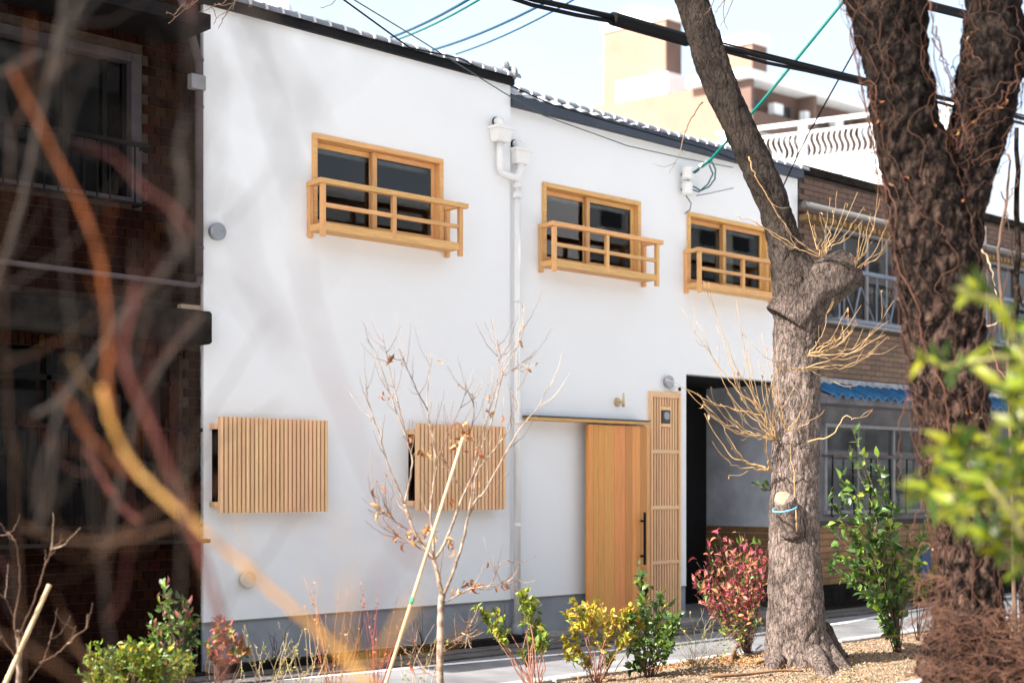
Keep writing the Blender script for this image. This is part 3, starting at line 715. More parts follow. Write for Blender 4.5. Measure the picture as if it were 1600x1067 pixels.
dv = on_y(1543, 280, 1.0); MB().disc_stack((dv.x, dv.y, BT-0.1), (0,0,1), [(0,0.16),(0.25,0.16),(0.27,0.21),(0.36,0.20),(0.44,0.15),(0.49,0.07)], 20).build('roof_vent', M['steel'], tb)
MB().box(XD+0.005, RX0+0.002, 0.21, 9, 0.42, ENT_Z-0.001).build('passage_plaster', mat('pale_passage_plaster', (0.62,0.64,0.70), 0.9, var=0.18, vscale=2.2), tb)
ir = MB(); ir.box(RX0+0.25, RX1, 3.0, 3.1, 0, 5.6); ir.box(RX0+0.25, RX1, 0.37, 3.0, 2.95, 3.05); ir.box(RX0+0.1, RX0+0.2, 0.37, 9, 0, 5.4)
ir.build('inner_wall', mat('grey_room', (0.10, 0.095, 0.095), 0.9), tb)
# plaster zone of the ground floor (between awning and low tiles), kept proud of the joint layer
wall_holes(MB(), RX0, RX1, TILE_LOW, AW-0.05, YR-0.006, YR+0.009, [l1]).build('plaster_band', M['oldplaster'], tb)
tm_b = MB().cbox(-0.5, 0.5, -0.5, 0.5, -0.5, 0.5, 0.03).mesh('facing_tile', M['brown_tile'])
tm_t = MB().cbox(-0.5, 0.5, -0.5, 0.5, -0.5, 0.5, 0.03).mesh('facing_tile', M['tan_tile'])
def in_view(x, z, Y, a, b):
    d = Vector((x, Y, z)) - CAM; zc = d.x*CT + d.y*ST; u = (d.x*ST - d.y*CT)/zc
    return a < CX+u*F < b
def tiles(z0, z1, tw, th, me, mt, holes, budget, x_hi, sort_lo):
    cs = []; r = 0; z = z0
    while z + th <= z1 + 0.001:
        x = RX0 + (tw/2 if r % 2 else 0)
        while x < x_hi:
            a, b = x, x + tw
            # clip at holes
            segs = [(a, b)]
            for h in holes:
                if h[2]-th < z < h[3]:
                    ns = []
                    for (p, q_) in segs:
                        if q_ <= h[0] or p >= h[1]: ns.append((p, q_)); continue
                        if p < h[0]-0.02: ns.append((p, h[0]))
                        if q_ > h[1]+0.02: ns.append((h[1], q_))
                    segs = ns
            cs += [(p, q_, z) for p, q_ in segs]
            x += tw
        z += th; r += 1
    vis_ = [c for c in cs if in_view((c[0]+c[1])/2, c[2], YR, 1275, 1432)]; vs_ = set(vis_)
    hid = [c for c in cs if c not in vs_]
    one_, many_ = vis_[:budget], vis_[budget:] + hid
    for c in one_:
        inst('facing_tile', me, ((c[0]+c[1])/2, YR+rb.uniform(-.002,.002), c[2]+th/2), tb, None, (c[1]-c[0]-0.006, 0.022, th-0.008))
    m2 = MB()
    for c in many_:
        y = YR-0.011+rb.uniform(-.002,.002); m2.box(c[0]+.003, c[1]-.003, y, y+0.02, c[2]+.004, c[2]+th-.004)
    o = m2.build('tilework', mt, tb); o['kind'] = 'stuff'
tiles(AW+0.02, BT-0.005, 0.23, 0.075, tm_b, M['brown_tile'], [u1, u2], 180, RX1, 0)
tiles(0.30, TILE_LOW-0.004, 0.23, 0.088, tm_t, M['tan_tile'], [l1], 110, RX1, 0)
MB().box(RX0, RX1, YR-0.02, YR+0.009, -0.08, 0.298).build('plinth', M['darkconc'], tb)
# low tiles also line the passage side
tp = MB(); z = 0.30
while z < TILE_LOW-0.08:
    y = 0.22
    while y < 2.0: tp.box(XD-0.004, XD+0.004, y+0.003, min(1.99, y+0.227), z+0.004, z+0.084); y += 0.23
    z += 0.088
o = tp.build('passage_tilework', M['tan_tile'], tb); o['kind'] = 'stuff'
MB().box(XD+0.0045, RX0+0.002, 0.21, 9, -0.1, 0.419).build('passage_plinth', M['tile_joint'], tb)
def alu_window(w_, nm, nsash, label, m=M['alu'], inner=None):
    x0, x1, z0, z1 = w_; f = MB(); t = 0.05; a, b = YR-0.03, YR+0.10
    f.cbox(x0, x1, a, b, z1-t, z1); f.cbox(x0, x1, a-0.03, b, z0, z0+t); f.cbox(x0, x0+t, a+.001, b-.001, z0+t, z1-t); f.cbox(x1-t, x1, a+.001, b-.001, z0+t, z1-t)
    wn = f.build('window', m, tb); wn['label'] = label
    for i in range(nsash):
        xa, xb = mix(x0+t, x1-t, i/nsash), mix(x0+t, x1-t, (i+1)/nsash); y = YR+0.03+(0.03 if i % 2 else 0)
        MB().box(xa-0.02, xa+0.03, y, y+0.03, z0+t, z1-t).build('sash_stile', m, wn)
        MB().add([(xa+.03,y+.015,z0+t),(xb,y+.015,z0+t),(xb,y+.015,z1-t),(xa+.03,y+.015,z1-t)], [(0,1,2,3)]).build('pane', M['glass'], wn)
    MB().box(x0+t, x1-t, YR+0.2, YR+0.22, z0, z1).build('curtain', inner or mat('mauve_curtain', (0.11,0.09,0.088), 0.9, var=0.15, vscale=4, stretch=(8,1,0.3)), wn)
    return wn
w1 = alu_window(u1, 'window', 4, 'upper window behind the sawn tree stub')
w2 = alu_window(u2, 'window', 4, 'upper window at the right edge')
w3 = alu_window(l1, 'window', 4, 'ground floor window under the blue tiles', M['alu'], mat('frosted_grey', (0.16,0.16,0.165), 0.7, var=0.1))
# window guard rails in front of the upper windows
for (wn, h) in ((w1, u1), (w2, u2)):
    yg = -0.20; zt = fz(1343, 426, yg); zb = h[2]+0.03; g = MB()
    g.bar((h[0]-0.05, yg, zt), (h[1]+0.05, yg, zt), 0.05, 0.05); g.bar((h[0]-0.05, yg, zb), (h[1]+0.05, yg, zb), 0.05, 0.05)
    for xx in (h[0]-.05, h[1]+.05):
        g.bar((xx, yg, zt), (xx, YR-.01, zt), 0.03, 0.03); g.bar((xx, yg, zb), (xx, YR-.01, zb), 0.03, 0.03)
    gd = g.build('window_guard', M['bluegrey'], tb)
    n = 5; wd = (h[1]-h[0])/n
    for i in range(n+1):
        xx = h[0]+wd*i
        MB().bar((xx-0.12*(i%2), yg, zb), (xx+0.12*(i%2), yg, zt), 0.015, 0.02).build('guard_bar', M['bluegrey'], gd)
        if i < n: MB().bar((xx+0.02, yg+0.012, zt-0.1), (xx+wd-0.02, yg+0.012, zb), 0.012, 0.012).build('guard_bar', M['bluegrey'], gd)
# lower window guard
yg = -0.12; zt = fz(1350, 713, yg); zb = l1[2]-0.02; g = MB(); g.bar((l1[0]-.05, yg, zt), (l1[1]+.05, yg, zt), 0.03, 0.04); g.bar((l1[0]-.05, yg, zb), (l1[1]+.05, yg, zb), 0.03, 0.03)
g.bar((l1[0]-.05, yg, zt), (l1[0]-.05, YR-.01, zt), .03, .03)
gd = g.build('window_guard', mat('rust_brown_bar', (0.09, 0.075, 0.07), 0.7, var=0.3), tb)
for i in range(9):
    xx = mix(l1[0]-.05, l1[1]+.05, i/8); MB().bar((xx+(0.05 if i % 2 else -0.03), yg, zb), (xx, yg, zt), 0.014, 0.018).build('guard_bar', M['darkiron'], gd)
# gutter and little cornice above the upper window
gy = MB(); zg = fz(1343, 344, -0.12); gy.tube([(RX0-0.1, -0.10, zg+0.05), (RX1, -0.10, zg+0.0)], 0.05, 10)
gy.build('gutter', mat('dull_gutter', (0.13,0.125,0.12), 0.6), tb)
for i in range(60):
    x = RX0 + 0.12*i
    if x < RX1: MB().box(x, x+0.06, -0.10, YR-0.013, zg-0.13, zg-0.06).build('rafter_end', mat('ochre_rafter', (0.22,0.14,0.06), 0.8), tb)
# blue tile awning
aw = MB(); zA = AW; ax0, ax1 = fx(1254, -0.02), RX1
aw.add([(ax0, YR, zA), (ax1, YR, zA), (ax1, -0.42, zA-0.20), (ax0, -0.42, zA-0.20), (ax0, YR, zA-0.30), (ax1, YR, zA-0.30), (ax1, -0.40, zA-0.30), (ax0, -0.40, zA-0.30)],
       [(3,2,1,0),(4,5,6,7),(3,7,6,2),(0,4,7,3),(1,2,6,5)])
awo = aw.build('awning', M['oldplaster'], tb)
MB().cbox(ax0-0.02, ax1, -0.03, YR-0.002, zA-0.03, zA+0.075, 0.01).build('awning_ridge', mat('flaking_white', (0.42,0.43,0.45), 0.8, col2=(0.2,0.2,0.21), vscale=14), awo)
vs = []; fs = []; n = 10; pw = 0.21
for i, (yy, zz) in enumerate(((-0.47, -0.225), (-0.47, -0.195), (-0.03, -0.01))):
    for j in range(n+1):
        a = j/n; wv = 0.030*math.sin(a*2*math.pi) if True else 0
        vs.append((a*pw, yy, zz + wv))
for i in range(2):
    for j in range(n): fs.append((i*(n+1)+j, i*(n+1)+j+1, (i+1)*(n+1)+j+1, (i+1)*(n+1)+j))
btm = MB().add(vs, fs, False).mesh('roof_tile', M['bluetile'])
x = ax0
while x < ax1 - pw: inst('roof_tile', btm, (x, 0, zA+rb.uniform(-.004,.004)), awo); x += pw
# blue metal sign strip and pink box further right
MB().box(fx(1438,-.2), fx(1438,-.2)+0.25, -0.22, -0.16, 0.3, fz(1438, 850, -.2)).build('blue_board', mat('blue_board', (0.02,0.05,0.14), 0.5), tb)
pbx = tag(MB().cbox(fx(1520, -0.3), fx(1520, -0.3)+0.42, -0.30, YR-0.014, fz(1535, 382, -.3), fz(1535, 352, -.3), 0.02).build('service_box', mat('pink_grey_box', (0.55,0.45,0.43), 0.6)), 'pale pinkish box fixed to the brown tiled wall behind the vine covered tree', 'box')

# ================================================================== BUILDINGS BEYOND
def prism(mb, o, a, b, h): mb.obox(o, a, b, (0, 0, h)); return mb
# white house with roof terrace and wavy railing
dvec = Vector((-0.31, 0.95, 0)).normalized()
pR = pt(1385, 176, 38.0); 
def along(px):  # point on the railing line at pixel column px
    u = (px-CX)/F; rx, ry = CT+ST*u, ST-CT*u
    # CAM.xy + s*(rx,ry) = pR + t*dvec
    det = rx*(-dvec.y) + ry*dvec.x
    bxv, byv = pR.x-CAM.x, pR.y-CAM.y
    s_ = (bxv*(-dvec.y) + byv*dvec.x)/det
    return Vector((CAM.x+s_*rx, CAM.y+s_*ry, 0))
th_ = thing('terrace_house', (pR.x, pR.y, 0), 'white house behind with a roof terrace and wavy white railing', 'house')
zr = pR.z
A, B = along(1120), along(1520)
ab = (B-A); inn = Vector((ab.y, -ab.x, 0)).normalized()
if inn.dot(Vector((1, 0, 0))) < 0: inn = -inn
prism(MB(), (A.x, A.y, 0), ab, inn*8, zr-1.05).build('wall', M['whitepaint'], th_)
off = -inn*0.06
prism(MB(), (A.x+off.x, A.y+off.y, zr-2.0), ab, -off*2, 0.10).build('floor_band', M['brownren'], th_)
rl = MB(); rl.bar(A+Vector((0,0,zr)), B+Vector((0,0,zr)), 0.10, 0.10); rl.bar(A+Vector((0,0,zr-0.27)), B+Vector((0,0,zr-0.27)), 0.06, 0.06); rl.bar(A+Vector((0,0,zr-0.98)), B+Vector((0,0,zr-0.98)), 0.06, 0.06)
rail = rl.build('terrace_railing', M['whitepaint'], th_)
un = ab.normalized(); nb = int(ab.length/0.155)
vs = []
bal = MB(); pts = [Vector((0,0,-0.98))]
for i in range(9):
    tt = i/8; pts.append(Vector((0,0,0)) + un*(0.05*math.sin(tt*2*math.pi)) + Vector((0,0,-0.93+0.62*tt)))
pts.append(Vector((0,0,-0.27)))
bme = bal.tube(pts, 0.022, 6).mesh('baluster', M['whitepaint'])
for i in range(nb):
    p = A + un*(0.155*(i+0.5)); inst('baluster', bme, (p.x, p.y, zr), rail)
for px in (1135, 1255, 1378, 1480):
    p = along(px); MB().box(p.x-0.09, p.x+0.09, p.y-0.09, p.y+0.09, zr-1.06, zr-0.05).build('post', M['whitepaint'], rail)
pb_ = along(1310) - inn*0.15; pc_ = along(1345) - inn*0.15
MB().tube([(pb_.x,pb_.y,zr-2.0),(pb_.x,pb_.y,zr-1.35),(mix(pb_.x,pc_.x,.3),mix(pb_.y,pc_.y,.3),zr-1.12),(pc_.x,pc_.y,zr-1.05)], 0.05, 8).build('downpipe', M['whitepaint'], th_)

# peach apartment block far behind
a_ = Vector((math.cos(R(-4)), math.sin(R(-4)), 0)); b_ = Vector((-math.sin(R(10)), math.cos(R(10)), 0))
def apt_corner(px, Z): p = pt(px, HY, Z); return Vector((p.x, p.y, 0))
apt = thing('apartment_block', apt_corner(1145, 84), 'peach apartment block with rooftop towers far behind the roofs', 'building')
C0 = apt_corner(1145, 84.0); zC = pt(1145, 128, 84).z
prism(MB(), C0, a_*26, b_*26, zC).build('wall', M['peach'], apt)
prism(MB(), C0 - a_*0.6 - b_*1.3 + Vector((0,0,zC)), a_*27, b_*4, 0.55).build('roof_slab', M['whitepaint'], apt)
# dark side with balconies, each level
fh = 2.9
for lv in range(1, 6):
    zz = zC - lv*fh
    prism(MB(), C0 - b_*1.25 + Vector((0,0,zz)), a_*26, b_*1.2, 0.2).build('balcony_floor', M['whitepaint'], apt)
    prism(MB(), C0 - b_*1.30 + Vector((0,0,zz-0.1)), a_*26, b_*0.10, 1.15).build('balcony_front', M['brownren'], apt)
    for k in range(9):
        o_ = C0 + a_*(0.6+2.9*k) - b_*0.03 + Vector((0,0,zz+0.3))
        prism(MB(), o_, a_*1.7, b_*0.1, 1.9).build('window', mat('far_dark_glass', (0.03,0.03,0.035), 0.2, spec=0.5), apt)
        prism(MB(), C0 + a_*(2.5+2.9*k) - b_*0.9 + Vector((0,0,zz+1.3)), a_*0.8, b_*0.4, 0.65).build('air_conditioner', M['whitepaint'], apt)
        if k % 2 == 0: prism(MB(), C0 + a_*(2.9*k) - b_*1.2 + Vector((0,0,zz)), a_*0.25, b_*1.2, 2.9).build('balcony_pillar', M['brownren'], apt)
prism(MB(), C0 - b_*0.025 + Vector((0,0,0)), a_*26, b_*0.02, zC).build('shaded_side', M['brownren'], apt)  # shade of the balcony side painted in as a thin brown sheet
# tall rooftop tower
T0 = apt_corner(1040, 95.0)
zt_ = pt(1040, 28, 95).z
prism(MB(), T0, a_*1.45, b_*4.9, zt_).build('tower', M['peach'], apt)
prism(MB(), T0 - b_*0.03 + a_*0.02, a_*1.46, b_*0.02, zt_).build('shaded_tower_side', M['brownren'], apt)  # thin brown sheet paints this tower face as shaded
cr = MB(); n = 14; vs = []; fs = []
for i in range(n+1):
    tt = i/n; hh = 0.55 + 0.75*math.sin(math.pi*min(1, max(0, (tt-0.12)/0.76)))
    for s_ in (-0.1, 1.55):
        p = T0 + b_*(-0.15+5.2*tt) + a_*s_
        vs += [(p.x, p.y, zt_-0.1), (p.x, p.y, zt_+hh)]
for i in range(n):
    k = i*4; fs += [(k,k+4,k+5,k+1),(k+2,k+3,k+7,k+6),(k+1,k+5,k+7,k+3),(k,k+2,k+6,k+4)]
fs += [(0,1,3,2),(n*4,n*4+2,n*4+3,n*4+1)]
cr.add(vs, fs).build('tower_crown', M['whitepaint'], apt)
zp = pt(1043, 112, 93.5).z
P0 = apt_corner(1043, 93.5)
prism(MB(), P0 + Vector((0,0,zp-1.6)), a_*1.9, b_*4.0, 1.6).build('parapet', M['whitepaint'], apt)
prism(MB(), P0 - b_*0.3 - a_*0.3, a_*14, b_*6.4, zp-1.5).build('wing_wall', M['peach'], apt)
q0 = apt_corner(978, 96.3)
prism(MB(), Vector((q0.x, q0.y, pt(978, 182, 96.3).z)) - a_*0.25, a_*0.5, b_*-0.8, 0.9).build('window', mat('far_brown_glass', (0.10,0.06,0.04), 0.4), apt)
lm_ = pt(947, 97, 99.2)
MB().disc_stack(lm_ - a_*0.1, -a_, [(0,0.2),(0.25,0.25),(0.4,0.12)], 12).build('wall_light', M['whitepaint'], apt)
# second tower
T1 = apt_corner(1175, 92.0); zt2_ = pt(1175, 68, 92).z
prism(MB(), T1, a_*1.4, b_*2.6, zt2_).build('tower', M['peach'], apt)
prism(MB(), T1 - b_*0.03 + a_*0.02, a_*1.41, b_*0.02, zt2_).build('shaded_tower_side', M['brownren'], apt)  # second tower's shaded face, also painted in by a brown sheet
prism(MB(), T1 - a_*0.15 - b_*0.15 + Vector((0,0,zt2_)), a_*1.7, b_*2.9, 0.75).build('tower_crown', M['whitepaint'], apt)
for (dx, h) in ((0.4, 2.2), (1.0, 1.6), (1.4, 2.6)):
    p = T1 + a_*(1.6+dx); MB().tube([(p.x,p.y,zC),(p.x,p.y,zt2_-4+h)], 0.05, 5).build('aerial', M['alu'], apt)

# pale grey building peeping over the tall roof
g0 = pt(444, 22, 60); go = thing('grey_building', (g0.x, g0.y, 0), 'pale grey flat roofed building just showing over the roof tiles at top left', 'building')
zg0 = pt(444, 3.5, 60).z
wv_ = Vector((ST, -CT, 0)); dv_ = Vector((CT, ST, 0))
MB().obox((g0.x, g0.y, 0), -wv_*9, dv_*8, (0,0,zg0-0.45)).build('wall', mat('pale_grey_render', (0.36,0.37,0.39), 0.9, var=0.06), go)
MB().obox(Vector((g0.x, g0.y, zg0-0.45))+wv_*0.2-dv_*0.2, -wv_*9.4, dv_*8.4, (0,0,0.45)).build('roof_edge', mat('grey_roof_edge', (0.5,0.51,0.53), 0.8), go)

# ================================================================== OVERHEAD CABLES
def cable(name, pts, rad, m, label, sag=0.0, n=8):
    P = []
    for i in range(len(pts)-1):
        for k in range(8):
            t_ = k/8; p = pts[i].lerp(pts[i+1], t_); P.append(p - Vector((0,0,sag*4*t_*(1-t_))))
    P.append(pts[-1])
    o = MB().tube(P, rad, n).build(name, m); return tag(o, label, 'cable')
YC = -2.2
def cy_(px, py, Y=YC): return on_y(px, py, Y)
cb = thing('cable_bundle', cy_(1000, 40), 'thick black overhead cable bundle with a long sleeve crossing behind the tree', 'cable')
def cseg(nm, pts, rad): MB().tube([cy_(*p) for p in pts], rad, 10).build(nm, M['cable'], cb)
cseg('strand', [(640,-60),(760,-22),(835,0),(900,14),(960,28),(1068,56),(1130,74),(1250,103),(1355,128),(1500,160),(1640,196)], 0.024)
cseg('strand', [(650,-53),(830,8),(900,24),(945,32),(1068,66),(1130,80),(1200,99),(1260,111),(1355,133),(1640,204)], 0.018)
cseg('sleeve', [(957,30),(962,31),(1070,62),(1074,63)], 0.062)
cseg('strand', [(700,-40),(850,2),(958,24),(1130,68),(1355,124),(1640,190)], 0.010)
cable('sleeved_cable', [cy_(1380,-14,-3.2), cy_(1430,4,-3.2), cy_(1506,23,-3.2), cy_(1700,74,-3.2)], 0.05, M['cable'], 'thick black cable seen in the fork of the vine covered tree')
cable('blue_cable', [on_y(575,70,3.0), on_y(740,-5,-1.0)], 0.014, M['cable_blue'], 'upper blue cable rising from the tall roof, leftmost of four', 0.05)
cable('green_cable', [on_y(590,72,3.0), on_y(757,-5,-1.0)], 0.011, M['cable_green'], 'thin green cable just under the leftmost blue cable', 0.05)
cable('blue_cable', [on_y(655,84,3.0), on_y(870,-5,-1.0)], 0.014, M['cable_blue'], 'blue cable rising from the middle of the tall roof', 0.06)
cable('blue_cable', [on_y(690,92,3.0), on_y(905,-5,-1.0)], 0.010, M['cable_blue'], 'thin blue cable nearest the end of the tall roof', 0.06)
cable('green_cable', [on_y(1085,270,0.0), on_y(1112,248,-0.3), on_y(1190,160,-1.2), on_y(1318,3,-2.2), on_y(1370,-60,-2.6)], 0.017, M['cable_green'], 'green drop cable slanting from the house wall up past the tree')
cable('service_wire', [on_y(1205,330,-0.6), on_y(1260,215,-1.4), on_y(1345,62,-2.2), on_y(1390,-30,-2.6)], 0.009, M['cable'], 'thin black service wire slanting up between the two trees')
cable('service_wire', [on_y(530,-5,-1.2), on_y(640,75,-0.6), on_y(720,92,-0.4), on_y(770,118,-0.3), on_y(800,135,-0.25), on_y(860,163,-0.2), on_y(950,190,-0.15), on_y(1100,232,-0.1), on_y(1180,262,-0.1)], 0.008, M['cable'], 'thin black wire running down along the roof tiles')
cable('telephone_wire', [on_y(520,-20,-1.2), on_y(640,53,-.6), on_y(723,105,-0.4), on_y(790,147,-0.3), on_y(850,181,-0.25), on_y(980,228,-0.2), on_y(1070,248,-0.15), on_y(1145,262,-0.1)], 0.006, mat('grey_wire', (0.06,0.09,0.09), 0.6), 'hair thin grey wire crossing the upper white wall')
# wall insulators with loops of wire
ins = thing('wire_insulators', on_y(1064, 285, Y2), 'pair of white insulators with looping wires high on the white wall', 'insulator')
for (a, b) in ((263, 283), (287, 307)):
    c = on_y(1064, (a+b)/2, Y2); hh = (fz(1064,a,Y2)-fz(1064,b,Y2))/2
    MB().disc_stack((c.x, Y2-0.10, c.z-hh), (0,0,1), [(0,0.055),(0.02,0.07),(hh,0.06),(2*hh-0.02,0.07),(2*hh,0.05)], 16).build('insulator', M['pvc'], ins)
    MB().box(c.x-0.01, c.x+0.01, Y2-0.06, Y2-0.001, c.z-0.012, c.z+0.012).build('bracket', M['steel'], ins)
def loop(pts, rad, m): MB().tube([on_y(*p) for p in pts], rad, 6).build('wire_loop', m, ins)
loop([(1072,275,-.06),(1085,268,-.1),(1100,258,-.15),(1112,252,-.2),(1118,265,-.2),(1117,280,-.15),(1108,292,-.1),(1095,298,-.06),(1080,290,-.04),(1072,278,-.03)], 0.010, M['cable_green'])
loop([(1070,284,-.05),(1080,296,-.08),(1092,300,-.1),(1106,288,-.12),(1114,272,-.15),(1108,258,-.2)], 0.009, M['cable_blue'])
loop([(1072,306,-.02),(1080,318,-.02),(1078,328,-.02),(1070,334,-.02)], 0.006, M['cable'])
loop([(1088,306,-.02),(1110,302,-.05),(1146,294,-.1)], 0.007, M['alu'])
MB().tube([on_y(1092,262,-.1), on_y(1106,254,-.15)], 0.03, 8).build('connector', M['pvc'], ins)

# ================================================================== VEGETATION
rv = random.Random(21)
def smooth(pts, k=5):
    P = [Vector(p) for p in pts]
    if len(P) < 3: return [P[0].lerp(P[-1], i/k) for i in range(k+1)]
    Q = [P[0]*2-P[1]] + P + [P[-1]*2-P[-2]]; out_ = []
    for i in range(1, len(Q)-2):
        for j in range(k):
            t = j/k; a, b, c, d = Q[i-1], Q[i], Q[i+1], Q[i+2]
            out_.append(0.5*((2*b) + (c-a)*t + (2*a-5*b+4*c-d)*t*t + (3*b-a-3*c+d)*t**3))
    out_.append(P[-1]); return out_
def taper(n, r0, r1): return [mix(r0, r1, i/(n-1)) for i in range(n)]
def wiggle(pts, amp, seed):
    return [p + Vector((noise.noise(Vector((i*0.9, seed, 0))), noise.noise(Vector((i*0.9, seed, 7))), noise.noise(Vector((i*0.9, seed, 13)))))*amp*(1 if i else 0) for i, p in enumerate(pts)]
def leaf_mesh(name, m, wd=0.24, fold=0.10, curl=0.10):
    # a leaf of length 1 along +y, 12 triangles
    mid = [(0,0,0), (0,.3,curl*.5), (0,.65,curl*.6), (0,1,0)]
    vs = mid + [(wd,.28,fold+curl*.4), (wd*.85,.62,fold*.9+curl*.4), (-wd,.28,fold+curl*.4), (-wd*.85,.62,fold*.9+curl*.4)]
    fs = [(0,4,1),(1,4,5,2),(2,5,3),(0,1,6),(1,2,7,6),(2,3,7)]
    return MB().add(vs, fs, True).mesh(name, m)
def leaf_rot(d, roll):
    # rotation taking +y to direction d
    q = Vector((0,1,0)).rotation_difference(Vector(d).normalized())
    return (q.to_matrix() @ Matrix.Rotation(roll, 3, 'Y')).to_euler()
def rdir(up=0.0):
    v = Vector((rv.gauss(0,1), rv.gauss(0,1), rv.gauss(0,1)+up)); return v.normalized()

# ---- materials
def bark_mat(name, lo_col, hi_col, z0, z1, c_dark, scale=9, ratio=0.28, bump=1.0, lo=0.36, hi=0.60):
    m = bpy.data.materials.new(name); m.use_nodes = True; t = m.node_tree; n = t.nodes; l = t.links; p = n['Principled BSDF']
    p.inputs['Roughness'].default_value = 0.95; p.inputs['Specular IOR Level'].default_value = 0.1
    tcn = n.new('ShaderNodeTexCoord'); mpn = n.new('ShaderNodeMapping'); mpn.inputs['Scale'].default_value = (1,1,ratio); l.new(tcn.outputs['Object'], mpn.inputs[0])
    z = n.new('ShaderNodeTexNoise'); z.inputs['Scale'].default_value = scale; z.inputs['Detail'].default_value = 9; z.inputs['Roughness'].default_value = 0.68; z.inputs['Distortion'].default_value = 0.4
    l.new(mpn.outputs[0], z.inputs['Vector'])
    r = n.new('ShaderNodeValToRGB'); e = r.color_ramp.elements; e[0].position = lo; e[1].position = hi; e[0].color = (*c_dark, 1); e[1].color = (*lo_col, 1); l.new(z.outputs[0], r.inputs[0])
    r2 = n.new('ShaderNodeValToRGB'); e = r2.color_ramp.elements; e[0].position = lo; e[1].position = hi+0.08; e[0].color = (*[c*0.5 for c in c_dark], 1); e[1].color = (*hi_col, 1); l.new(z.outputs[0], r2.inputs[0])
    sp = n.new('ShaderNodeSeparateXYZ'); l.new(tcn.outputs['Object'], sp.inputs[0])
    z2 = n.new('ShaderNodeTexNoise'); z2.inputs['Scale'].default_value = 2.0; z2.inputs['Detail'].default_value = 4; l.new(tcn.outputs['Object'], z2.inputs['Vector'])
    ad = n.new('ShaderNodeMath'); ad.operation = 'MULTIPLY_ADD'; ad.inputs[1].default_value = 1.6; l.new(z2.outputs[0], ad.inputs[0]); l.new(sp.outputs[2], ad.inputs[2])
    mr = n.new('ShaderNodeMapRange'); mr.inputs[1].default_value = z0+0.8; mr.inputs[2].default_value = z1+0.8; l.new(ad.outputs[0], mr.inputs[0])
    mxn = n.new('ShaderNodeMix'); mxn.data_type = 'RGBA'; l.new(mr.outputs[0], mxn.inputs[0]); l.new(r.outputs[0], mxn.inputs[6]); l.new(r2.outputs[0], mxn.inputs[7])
    zp = n.new('ShaderNodeTexNoise'); zp.inputs['Scale'].default_value = 5.0; zp.inputs['Detail'].default_value = 5; l.new(tcn.outputs['Object'], zp.inputs['Vector'])
    mp2 = n.new('ShaderNodeMapRange'); mp2.inputs[1].default_value = 0.3; mp2.inputs[2].default_value = 0.7; mp2.inputs[3].default_value = 0.55; mp2.inputs[4].default_value = 1.25; l.new(zp.outputs[0], mp2.inputs[0])
    hv = n.new('ShaderNodeHueSaturation'); l.new(mp2.outputs[0], hv.inputs['Value']); l.new(mxn.outputs[2], hv.inputs['Color'])
    vo = n.new('ShaderNodeTexVoronoi'); vo.feature = 'DISTANCE_TO_EDGE'; vo.inputs['Scale'].default_value = scale*0.5
    vm = n.new('ShaderNodeVectorMath'); vm.operation = 'ADD'; zd = n.new('ShaderNodeTexNoise'); zd.inputs['Scale'].default_value = scale*0.4; zd.inputs['Detail'].default_value = 4
    vs2 = n.new('ShaderNodeVectorMath'); vs2.operation = 'SCALE'; vs2.inputs['Scale'].default_value = 0.12; l.new(mpn.outputs[0], zd.inputs['Vector']); l.new(zd.outputs['Color'], vs2.inputs[0]); l.new(vs2.outputs[0], vm.inputs[0]); l.new(mpn.outputs[0], vm.inputs[1]); l.new(vm.outputs[0], vo.inputs['Vector'])
    cr_ = n.new('ShaderNodeMapRange'); cr_.inputs[1].default_value = 0.0; cr_.inputs[2].default_value = 0.07; cr_.inputs[3].default_value = 0.42; cr_.inputs[4].default_value = 1.0; l.new(vo.outputs['Distance'], cr_.inputs[0])
    hv2 = n.new('ShaderNodeHueSaturation'); l.new(cr_.outputs[0], hv2.inputs['Value']); l.new(hv.outputs[0], hv2.inputs['Color']); l.new(hv2.outputs[0], p.inputs['Base Color'])
    zf = n.new('ShaderNodeTexNoise'); zf.inputs['Scale'].default_value = scale*4; zf.inputs['Detail'].default_value = 6; l.new(mpn.outputs[0], zf.inputs['Vector'])
    am = n.new('ShaderNodeMath'); am.operation = 'MULTIPLY_ADD'; am.inputs[1].default_value = 0.35; l.new(zf.outputs[0], am.inputs[0]); l.new(z.outputs[0], am.inputs[2])
    am2 = n.new('ShaderNodeMath'); am2.operation = 'MULTIPLY_ADD'; am2.inputs[1].default_value = 0.5; l.new(cr_.outputs[0], am2.inputs[0]); l.new(am.outputs[0], am2.inputs[2])
    bn = n.new('ShaderNodeBump'); bn.inputs['Strength'].default_value = bump; bn.inputs['Distance'].default_value = 0.03; l.new(am2.outputs[0], bn.inputs['Height']); l.new(bn.outputs[0], p.inputs['Normal'])
    return m
BARK1 = bark_mat('cherry_bark', (0.27,0.208,0.18), (0.036,0.029,0.024), 2.7, 3.7, (0.085,0.063,0.052), 46, 0.36, 1.0)  # upper limb's shade is painted in as bark darkening with height
BARK2 = bark_mat('old_bark', (0.15,0.09,0.066), (0.055,0.038,0.029), 1.8, 3.8, (0.006,0.0035,0.003), 22, 0.55, 1.0, 0.44, 0.72)  # sunlit lower trunk is painted in as paler bark, darker above
TWIG = mat('straw_twig', (0.13,0.068,0.032), 0.7, col2=(0.35,0.225,0.105), vscale=5, lo=0.32, hi=0.5)
VINE = mat('dry_red_vine', (0.035,0.014,0.009), 0.9, col2=(0.11,0.046,0.027), vscale=6)
DEAD = mat('dead_leaf', (0.27,0.115,0.045), 0.8, rand=0.4, hue=0.02, trans=0.25)
DEADP = mat('pale_dead_leaf', (0.46,0.27,0.13), 0.8, rand=0.3, hue=0.02, trans=0.25)

